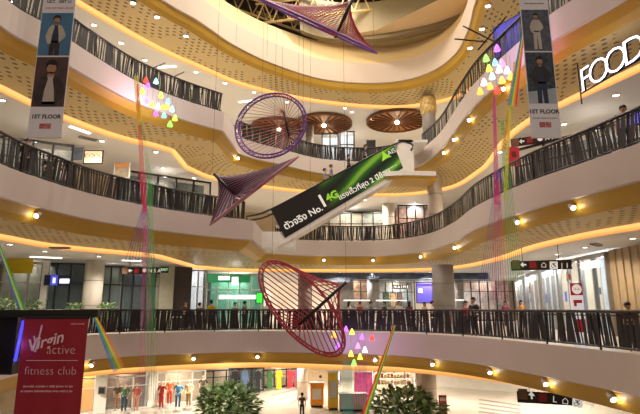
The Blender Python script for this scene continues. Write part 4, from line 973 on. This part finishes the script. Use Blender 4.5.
p = A(393, 384, 42.5); root = thing('display_shelf', 'tiered display shelf of small packets behind the right tree', 'shelf', (p.x, 42.5, -5.98)); W2 = 3.2
m = MB(); m.box((-W2 / 2, 0, 1.2), (.06, .5, 2.4)); m.box((W2 / 2, 0, 1.2), (.06, .5, 2.4)); m.build('side_panel', WBRD, root)
for k in range(5): MB().box((0, 0, .3 + k * .48), (W2, .5, .04)).build('shelf_board', WBRD, root)
sp = Vector((p.x, 42.5, -5.98)); r = random.Random(5); cnt = 0
for k in range(2, 5):
    x = -W2 / 2 + .2
    while x < W2 / 2 - .15:
        hh2 = r.uniform(.16, .3); base = sp + Vector((x, -.08, .322 + k * .48))
        mb = MB(); mb.box((0, 0, hh2 / 2), (.2, .14, hh2)); mb.box((0, 0, hh2 + .012), (.12, .1, .03))
        ob = mb.build('snack_packet', r.choice(SN)); ob.location = base
        tag(ob, f'small packet on the {["", "", "lower", "middle", "upper"][k]} visible row of the tiered display shelf', 'packet', f'packets on the {["", "", "lower", "middle", "upper"][k]} row'); x += .26

# ------------------------------------------------------------------ people and mannequins
def skin_mesh(verts, edges, name, root_i=0, lv=1):
    me = bpy.data.meshes.new(name); me.from_pydata([v[0] for v in verts], edges, [])
    o = bpy.data.objects.new(name, me); COL.objects.link(o)
    md = o.modifiers.new('skin', 'SKIN'); md.use_smooth_shade = True
    for i, v in enumerate(verts):
        sv = me.skin_vertices[0].data[i]; rr = v[1]; sv.radius = (rr, rr) if not isinstance(rr, tuple) else rr; sv.use_root = (i == root_i)
    ss = o.modifiers.new('sub', 'SUBSURF'); ss.levels = lv; ss.render_levels = lv
    dg = bpy.context.evaluated_depsgraph_get(); dg.update()
    res = bpy.data.meshes.new_from_object(o.evaluated_get(dg)); res.name = name
    bpy.data.objects.remove(o); bpy.data.meshes.remove(me)
    for p in res.polygons: p.use_smooth = True
    return res
def body_joints(pose):
    J = {'pelvis': (0, 0, .93), 'waist': (0, 0, 1.08), 'chest': (0, -.01, 1.28), 'nb': (0, 0, 1.44), 'neck': (0, -.01, 1.5), 'jaw': (0, -.03, 1.56), 'head': (0, -.02, 1.64), 'crown': (0, -.01, 1.72)}
    for s, k in ((-1, 'l'), (1, 'r')):
        J['sh' + k] = (.18 * s, 0, 1.4)
        if pose == 'hold': el, wr_, hd = (.23 * s, .04, 1.13), (.15 * s, -.2, 1.12), (.12 * s, -.28, 1.13)
        elif pose == 'seat': el, wr_, hd = (.23 * s, -.02, 1.13), (.16 * s, -.25, 1.06), (.13 * s, -.33, 1.06)
        elif pose == 'pose': el, wr_, hd = (.3 * s, .05, 1.16), (.22 * s, -.06, .95), (.19 * s, -.1, .88)
        else: el, wr_, hd = (.25 * s, .03, 1.13), (.26 * s, -.04, .88), (.26 * s, -.07, .8)
        J['el' + k], J['wr' + k], J['hd' + k] = el, wr_, hd
        J['hip' + k] = (.09 * s, 0, .88)
        if pose == 'seat': J['kn' + k], J['an' + k], J['toe' + k] = (.12 * s, -.42, .88), (.12 * s, -.4, .46), (.12 * s, -.54, .42)
        else: J['kn' + k], J['an' + k], J['toe' + k] = (.1 * s, -.01 - .04 * (s > 0), .5), (.1 * s, .03, .09), (.11 * s, -.13, .04)
    return J
MEM = {}
def body_meshes(pose):
    if pose in MEM: return MEM[pose]
    J = body_joints(pose)
    RAD = {'pelvis': (.13, .1), 'waist': (.12, .09), 'chest': (.15, .1), 'nb': (.09, .07), 'neck': .05, 'jaw': .07, 'head': .098, 'crown': .06, 'sh': .058, 'el': .042, 'wr': .028, 'hd': .034, 'hip': .085, 'kn': .06, 'an': .042, 'toe': .036}
    names = list(J); idx = {n: i for i, n in enumerate(names)}
    V = [(J[n], RAD.get(n, RAD.get(n[:-1], .05))) for n in names]
    Ed = [('pelvis', 'waist'), ('waist', 'chest'), ('chest', 'nb'), ('nb', 'neck'), ('neck', 'jaw'), ('jaw', 'head'), ('head', 'crown')]
    for k in 'lr': Ed += [('chest', 'sh' + k), ('sh' + k, 'el' + k), ('el' + k, 'wr' + k), ('wr' + k, 'hd' + k), ('pelvis', 'hip' + k), ('hip' + k, 'kn' + k), ('kn' + k, 'an' + k), ('an' + k, 'toe' + k)]
    E_ = [(idx[a], idx[b]) for a, b in Ed]
    for s, k in ((-1, 'l'), (1, 'r')):      # five fingers from the palm
        w_, h_ = Vector(J['wr' + k]), Vector(J['hd' + k]); dv = (h_ - w_).normalized(); sd = dv.cross(Vector((s, 0, .2))).normalized()
        for f, (off, ln) in enumerate(((-.03, .065), (-.01, .075), (.01, .07), (.028, .055))):
            V.append((tuple(h_ + sd * off + dv * ln * .6), .009)); V.append((tuple(h_ + sd * off * 1.1 + dv * ln + Vector((-s * .012, 0, 0))), .008))
            E_ += [(idx['hd' + k], len(V) - 2), (len(V) - 2, len(V) - 1)]
        V.append((tuple(h_ - sd * .045 + dv * .01), .01)); V.append((tuple(h_ - sd * .055 + dv * .045), .009)); E_ += [(idx['hd' + k], len(V) - 2), (len(V) - 2, len(V) - 1)]
    body = skin_mesh(V, E_, 'body')
    def chain(keys, links, grow, nm, cut=()):
        ks = list(keys); VV = []
        for n in ks:
            q = RAD.get(n, RAD.get(n[:-1], .05)); q = q if isinstance(q, tuple) else (q, q); VV.append((J[n], (q[0] + grow, q[1] + grow)))
        for n, (a, b, t) in dict(cut).items():
            ks.append(n); q = RAD[a[:-1]]; VV.append((tuple(Vector(J[a]).lerp(Vector(J[b]), t)), (q * .9 + grow, q * .9 + grow)))
        ii = {n: i for i, n in enumerate(ks)}
        return skin_mesh(VV, [(ii[a], ii[b]) for a, b in links], nm)
    shirt = chain(['waist', 'pelvis', 'chest', 'nb', 'shl', 'shr', 'ell', 'elr'], [('pelvis', 'waist'), ('waist', 'chest'), ('chest', 'nb'), ('chest', 'shl'), ('chest', 'shr'), ('shl', 'ell'), ('shr', 'elr')], .016, 'shirt')
    trousers = chain(['pelvis', 'hipl', 'hipr', 'knl', 'knr', 'anl', 'anr'], [('pelvis', 'hipl'), ('pelvis', 'hipr'), ('hipl', 'knl'), ('hipr', 'knr'), ('knl', 'anl'), ('knr', 'anr')], .018, 'trousers')
    MEM[pose] = (body, shirt, trousers); return MEM[pose]
def hair_mesh(long):
    bm = bmesh.new(); bmesh.ops.create_uvsphere(bm, u_segments=14, v_segments=10, radius=.118)
    for v in bm.verts:
        v.co.y = v.co.y * 1.08 + .012
        if v.co.z < -.01 and v.co.y < .02: v.co.z = -.005; v.co.y = max(v.co.y, -.03)
        elif v.co.z < 0 and long: v.co.z *= 3.2; v.co.x *= 1.05
    me = bpy.data.meshes.new('hair'); bm.to_mesh(me); bm.free()
    for p in me.polygons: p.use_smooth = True
    return me
SKIN = mat('skin', '#c59a7c', .5, var=.05); HAIR = mat('black_hair', '#17110f', .5, var=.1); EYE = mat('eye_dark', '#120c0a', .3, var=0); LIPM = mat('lip', '#9a4f48', .4, var=0); SHOE = mat('shoe_dark', '#221e1e', .5)
HM = {}
def person(label, p, rz, shirt, trousers, pose='stand', hair='short', scale=1.0, skin=SKIN, cat='person', name='person', bag=None, group=None, clothes=True):
    root = thing(name, label, cat, p, rz, group); root.scale = (scale,) * 3
    b, s, t = body_meshes(pose)
    def inst(me, nm, m):
        q = me.copy(); q.materials.clear(); q.materials.append(m); return link(nm, q, root)
    inst(b, 'body', skin)
    if shirt: inst(s, 'shirt', mat('cloth_' + shirt, shirt, .8, var=.12))
    if trousers: inst(t, 'trousers', mat('cloth_' + trousers, trousers, .8, var=.12))
    if hair:
        if hair not in HM: HM[hair] = hair_mesh(hair == 'long')
        h = inst(HM[hair], 'hair', HAIR); h.location = (0, .0, 1.675)
    for sx in (-1, 1):
        MB().lathe((.035 * sx, -.115, 1.66), [(.002, -.008), (.011, 0), (.002, .008)], 8).build('eye', EYE if cat == 'person' else skin, root, True)
        MB().lathe((.1 * sx, -.01, 1.64), [(.004, -.03), (.02, 0), (.004, .03)], 8).build('ear', skin, root, True)
    MB().tube([(0, -.11, 1.66), (0, -.14, 1.615), (0, -.11, 1.605)], [.008, .016, .006], 6).build('nose', skin, root, True)
    MB().box((0, -.1, 1.575), (.05, .02, .012)).build('mouth', LIPM if cat == 'person' else skin, root)
    if bag:
        MB().lathe((0, .2, 1.05), [(.1, 0), (.16, .05), (.16, .3), (.08, .4)], 12).build('backpack', mat('bag_' + bag, bag, .7), root, True)
    return root
D1 = D0 + .75
def on_esc(t): a = BL.lerp(BR, t) + upn * 1.22; return Vector((a.x, D1, a.z + .03))
person('person in a pale blue shirt riding the escalator, lower one of the two together', on_esc(.41), PI * .5, '#8f9fc0', '#3a4050', 'hold', 'short')
person('person in a grey shirt riding the escalator just above the pale blue shirt', on_esc(.465), PI * .5, '#6f7f9c', '#2c2c34', 'stand', 'short')
person('person in black riding the escalator alone near its middle', on_esc(.62), PI * .5, '#1d1a1c', '#1d1a1c', 'hold', 'short')
person('person in dark blue at the top of the escalator in front of the dark panel', on_esc(.77), PI * .5, '#2f3a58', '#26262c', 'stand', 'short')
person('person with dark hair and backpack standing behind the balustrade right of the thick grey column', (A(473, 300, 23.5).x, 23.5, .02), -.9, '#3d3440', '#2c2c38', 'hold', 'short', bag='#3a2c34')
person('person in red beside the one with the backpack, right of the thick grey column', (A(465.5, 300, 26).x, 26, .02), .4, '#c22a35', '#303038', 'stand', 'short', .92)
person('young person in dark shirt looking over the balustrade at far right', (A(627.5, 306, 15.4).x, 15.4, .02), 0, '#54382c', '#3a3430', 'hold', 'short', .82)
person('person in a yellow shirt seen from behind in front of the green bank', (A(211.5, 300, 29.5).x, 29.5, .02), PI, '#d8b81c', '#3a3a40', 'stand', 'short', .98)
person('person in dark clothes left of the yellow shirt by the balustrade', (A(200, 300, 30).x, 30, .02), 2.6, '#4a3428', '#2a2628', 'hold', 'short', .9)
person('person with black hair looking down beside the bank counter', (A(235, 303, 30).x, 30, .02), .5, '#6d6a70', '#2a2628', 'hold', 'short', .9)
person('person in white at the right end of the bank beside the green screen', (A(267, 300, 31).x, 31, .02), -.4, '#e8e6e4', '#4a4a52', 'stand', 'short', .97)
person('person in a white shirt in the food hall in front of the picture panels', (A(399, 300, 36).x, 36, .02), .3, '#e6e4e0', '#35353c', 'hold', 'short')
person('person in teal in the food hall beside the slim grey columns', (A(371, 300, 34).x, 34, .02), 1.2, '#4f86a0', '#35353c', 'hold', 'short', .97)
person('person in pale pink in the food hall in front of the purple screen', (A(424, 300, 35).x, 35, .02), -1.0, '#e0b8b8', '#4a4448', 'stand', 'long', .95)
person('person in orange walking in the right shop street beyond the threads', (A(521, 300, 33).x, 33, .02), .2, '#d08a3c', '#5a4a3c', 'stand', 'long', 1.0)
person('person in magenta walking in the right shop street left of the orange one', (A(505, 300, 34).x, 34, .02), -.5, '#b83a68', '#4a3a44', 'stand', 'long', .97)
person('person in black behind the left end of the left middle balustrade', (A(25, 160, 18.6).x, 18.6, 6.04), .6, '#3a1a1a', '#1c1a1e', 'stand', 'short', .98)
person('person in dark clothes behind the left middle balustrade, second from left', (A(41, 160, 20).x, 20.6, 6.04), .6, '#17161a', '#17161a', 'hold', 'short')
person('person with white shirt behind the left middle balustrade, third from left', (A(58, 165, 21.5).x, 22.0, 6.04), .3, '#c9c4c4', '#3c3a40', 'hold', 'long', .95)
person('person in white and blue behind the right middle balustrade near the photo edge', (A(624, 148, 14.6).x + .5, 15.2, 6.04), -.6, '#e2e6ee', '#39507e', 'stand', 'short', .95)
person('person in black looking over the right top balustrade', (A(455, 86, 27).x + .6, 27.5, 12.04), -1.0, '#1c1a22', '#1c1a22', 'hold', 'short')
MANQ = mat('mannequin_plastic', '#d9c0a4', .4, var=.02)
for i, (u, d, sh, tr, w) in enumerate(((189, 38.6, '#d9b896', '#a88a5c', 'beige outfit'), (170, 39.2, '#d8602c', '#c83a28', 'orange outfit'), (178.5, 38.0, '#3f86b8', '#3c6a8c', 'blue outfit'), (162, 37.8, '#b4302c', '#b4302c', 'red outfit'),
        (137, 36.8, '#c86058', '#c89080', 'floral pink outfit'), (125, 36.6, '#3f6a52', '#2f4a5c', 'green outfit'), (118, 37.2, '#5a4038', '#8a6a58', 'brown outfit'), (203, 41, '#4a4038', '#2c2a2a', 'dark outfit'))):
    zt = {0: -3.95, 1: -4.3, 2: -4.6, 3: -4.8, 4: -4.3, 5: -4.4, 6: -4.4, 7: -4.0}[i]
    p = A(u, 390, d)
    root = person(f'mannequin in a {w} in front of the lower left clothing shops', (p.x, d, -5.95), .2 * (i % 3) - .2, sh, tr, 'pose', None, 1.12, MANQ, 'mannequin', 'mannequin', group=None)
    root.location.z = -5.78
    MB().lathe((0, 0, -.2), [(.28, 0.0), (.28, .2)], 20).build('plinth', WBRD, root)
person('person in a grey shirt at the display counter on the lower ground', (A(320.5, 380, 43).x, 43, -5.97), PI, '#8f8f98', '#3a3a40', 'stand', 'short', 1.05)
person('person with black hair passing below the left tree\'s right side on the lower ground', (A(302, 411, 36).x, 36, -5.97), PI, '#6a4a48', '#303038', 'stand', 'short', .9)

# ------------------------------------------------------------------ food hall tables and chairs
WOODT = mat('table_top', '#d8cdbf', .4); CH = mat('chair_red_brown', '#7a4a38', .5)
def table_set(u, d, nm):
    p = A(u, 305, d); root = thing('cafe_table', f'white cafe table {nm}', 'table', (p.x, d, .02))
    MB().box((0, 0, .74), (.8, .8, .05)).build('table_top', WOODT, root); MB().tube([(0, 0, .03), (0, 0, .72)], .035, 8).build('table_leg', CHROME, root); MB().lathe((0, 0, 0), [(.27, 0), (.26, .02), (.04, .05)], 16).build('table_base', CHROME, root)
    for s, w in ((-1, 'left'), (1, 'right')):
        r2 = thing('cafe_chair', f'red brown cafe chair, {w} of the table {nm}', 'chair', (p.x + s * .72, d, .02), -s * PI / 2)
        MB().box((0, 0, .45), (.42, .42, .05)).build('seat', CH, r2); MB().box((0, .2, .72), (.42, .04, .42)).build('backrest', CH, r2)
        for a in (-1, 1):
            for b in (-1, 1): MB().tube([(a * .19, b * .19, 0), (a * .17, b * .17, .43)], .018, 6).build('leg', CHROME, r2)
for u, d, nm in ((352, 31, 'nearest the red sculpture'), (388, 31.5, 'just left of the purple screen'), (412, 30.5, 'in front of the purple screen'), (434, 29.5, 'in front of the thick grey column'), (180, 31, 'at the left by the wall pier')):
    table_set(u, d, nm)

def hall_counter(label, u, d, w, h, m, top):
    p = A(u, 305, d); root = thing('food_counter', label, 'counter', (p.x, d, .02))
    MB().box((0, 0, h / 2 + .05), (w, .7, h - .1)).build('counter_body', m, root); MB().box((0, 0, .03), (w - .1, .6, .06)).build('plinth', BLACK, root)
    MB().box((0, 0, h + .02), (w + .1, .85, .05)).build('counter_top', top, root)
    MB().box((0, -.2, h + .25), (w * .9, .02, .4)).build('sneeze_guard', GLASS, root)
    MB().box((0, .25, h + .6), (w * .9, .3, .06)).build('heat_lamp_shelf', WSIGN, root)
hall_counter('white food counter left of the slim grey columns', 357, 38.5, 2.2, 1.25, WBRD, CHROME)
hall_counter('white food counter in front of the picture panels', 392, 39, 2.6, 1.25, WBRD, CHROME)
hall_counter('white food counter right of the purple screen', 452, 37, 2.0, 1.25, WBRD, CHROME)
for u, d, rz, sh, w in ((349, 32.4, 2.0, '#d8d4d0', 'cream top at the table nearest the red sculpture'), (384, 33, -1.2, '#30303a', 'charcoal top between the food counters'), (409, 32.2, 2.6, '#7a3038', 'maroon top left of the purple screen'),
                        (432, 31.2, 1.2, '#e8e4e0', 'white top just left of the thick grey column'), (360, 36, .3, '#a04838', 'rust top at the left food counter'), (186, 30.2, .8, '#5a4a44', 'brown top left of the green bank'), (245, 30.6, 2.2, '#8a8684', 'grey top in the middle of the bank front')):
    person(f'person in a {w}', (A(u, 300, d).x, d, .02), rz, sh, '#33323a', 'hold', 'long' if u in (349, 409) else 'short', .96)
# ------------------------------------------------------------------ plants
LEAF = [mat('leaf_a', '#7fa062', .5, var=.3, scale=1.5), mat('leaf_b', '#b9d298', .5, var=.3, scale=1.5), mat('leaf_c', '#46683a', .5, var=.3, scale=1.5)]
POT = mat('plant_pot', '#6a5a4c', .6); BARK = mat('bark', '#5a4632', .8, var=.2, scale=8)
def foliage(n, shape, size, seed):
    r = random.Random(seed); m = MB()
    for i in range(n):
        c, out = shape(r); out = (out + Vector((r.uniform(-.5, .5), r.uniform(-.5, .5), r.uniform(-.2, .7)))).normalized()
        sd = out.cross(Vector((r.uniform(-.3, .3), r.uniform(-.3, .3), 1))).normalized(); L = size * r.uniform(.7, 1.4); w = L * .28
        dn = Vector((0, 0, -L * .25))
        m.add([c, c + out * L * .45 + sd * w, c + out * L + dn, c + out * L * .45 - sd * w], [(0, 1, 2, 3)], r.choice((0, 0, 1, 1, 2)))
    return m
def ficus(label, p, rad, h, seed):
    root = thing('potted_tree', label, 'tree', p)
    MB().lathe((0, 0, 0), [(.45, 0), (.6, .7), (.64, .72), (.56, .7), (.5, .62)], 20).build('planter', POT, root, True)
    m = MB(); r = random.Random(seed)
    m.tube([(0, 0, .6), (.05, 0, h * .45), (0, .03, h * .72)], [.09, .07, .05], 8)
    for i in range(9):
        a = i * 2.4; m.tube([(.02, 0, h * (.42 + .03 * i)), (math.cos(a) * rad * .5, math.sin(a) * rad * .5, h * (.6 + .025 * i)), (math.cos(a) * rad * .85, math.sin(a) * rad * .85, h * (.62 + .025 * i))], [.04, .025, .01], 5)
    m.build('trunk', BARK, root, True)
    def sh(r):
        while True:
            q = Vector((r.uniform(-1, 1), r.uniform(-1, 1), r.uniform(-.8, 1)))
            if .35 < q.length < 1 + .15 * math.sin(q.x * 7) * math.cos(q.y * 5): break
        return Vector((q.x * rad, q.y * rad, h - rad * .8 + q.z * rad * .8)), Vector((q.x, q.y, q.z * .6))
    foliage(1500, sh, .42, seed).build('foliage', LEAF, root)
p = A(228, 400, 31); ficus('bushy green potted tree on the lower ground left of centre', (p.x, 31, -5.98), 1.75, A(228, 384, 31).z + 5.98, 3)
p = A(404, 400, 28); ficus('wide bushy green potted tree on the lower ground right of centre', (p.x, 28, -5.98), 2.1, A(404, 389, 28).z + 5.98, 4)
def shrub(label, p, rad, h, seed, n=160):
    root = thing('potted_shrub', label, 'plant', p)
    MB().lathe((0, 0, 0), [(.2, 0), (.26, .4), (.28, .42), (.23, .4)], 14).build('pot', POT, root, True)
    m = MB(); r = random.Random(seed)
    for i in range(7): a = i * .9; m.tube([(0, 0, .38), (math.cos(a) * rad * .4, math.sin(a) * rad * .4, h * .7)], [.015, .008], 4)
    m.build('stem', BARK, root)
    def sh(r):
        a = r.uniform(0, 2 * PI); q = r.uniform(.1, 1); return Vector((math.cos(a) * rad * q * .7, math.sin(a) * rad * q * .7, .45 + (h - .45) * r.random())), Vector((math.cos(a), math.sin(a), .5))
    foliage(n, sh, .24, seed).build('foliage', LEAF, root)
for i, (u, d, h, lb) in enumerate(((37, 28, 1.75, 'leafy potted shrub by the white pier at far left'), (75, 28.4, 1.45, 'leafy potted shrub left of the pale column'), (108, 28.2, 1.5, 'leafy potted shrub right of the pale column'), (5, 25.4, 1.7, 'pale leafy potted shrub at the far left edge'), (20, 27.2, 1.4, 'low potted shrub at far left under the yellow panel'))):
    p = A(u, 300, d); shrub(lb, (p.x, d, .02), .55, h, 20 + i)
p = A(193, 90, 27.2); shrub('green potted shrub behind the left top balustrade near its end', (p.x, 27.4, 12.03), .5, 1.6, 40)

for px, py in ((-5.6, 31), (4.6, 28)):
    lamp((px + .8, 26.9 if px < 0 else 24.6, -1.5), 420, (1, .93, .8), spot=1.2, r=.08, aim=(px, py, -4.2))  # unseen spotlights added at the soffit to brighten the tree foliage
# ------------------------------------------------------------------ world and look
w = bpy.data.worlds.new('world'); scene.world = w; w.use_nodes = True
bg = w.node_tree.nodes['Background']; bg.inputs['Color'].default_value = hexc('#ffe9d2'); bg.inputs['Strength'].default_value = .32
scene.view_settings.view_transform = 'Standard'; scene.view_settings.look = 'None'; scene.view_settings.exposure = 0.1
scene.cycles.use_denoising = True; scene.cycles.max_bounces = 5; scene.cycles.diffuse_bounces = 3; scene.cycles.transparent_max_bounces = 12
scene.cycles.sample_clamp_indirect = 4.0; scene.cycles.sample_clamp_direct = 12.0
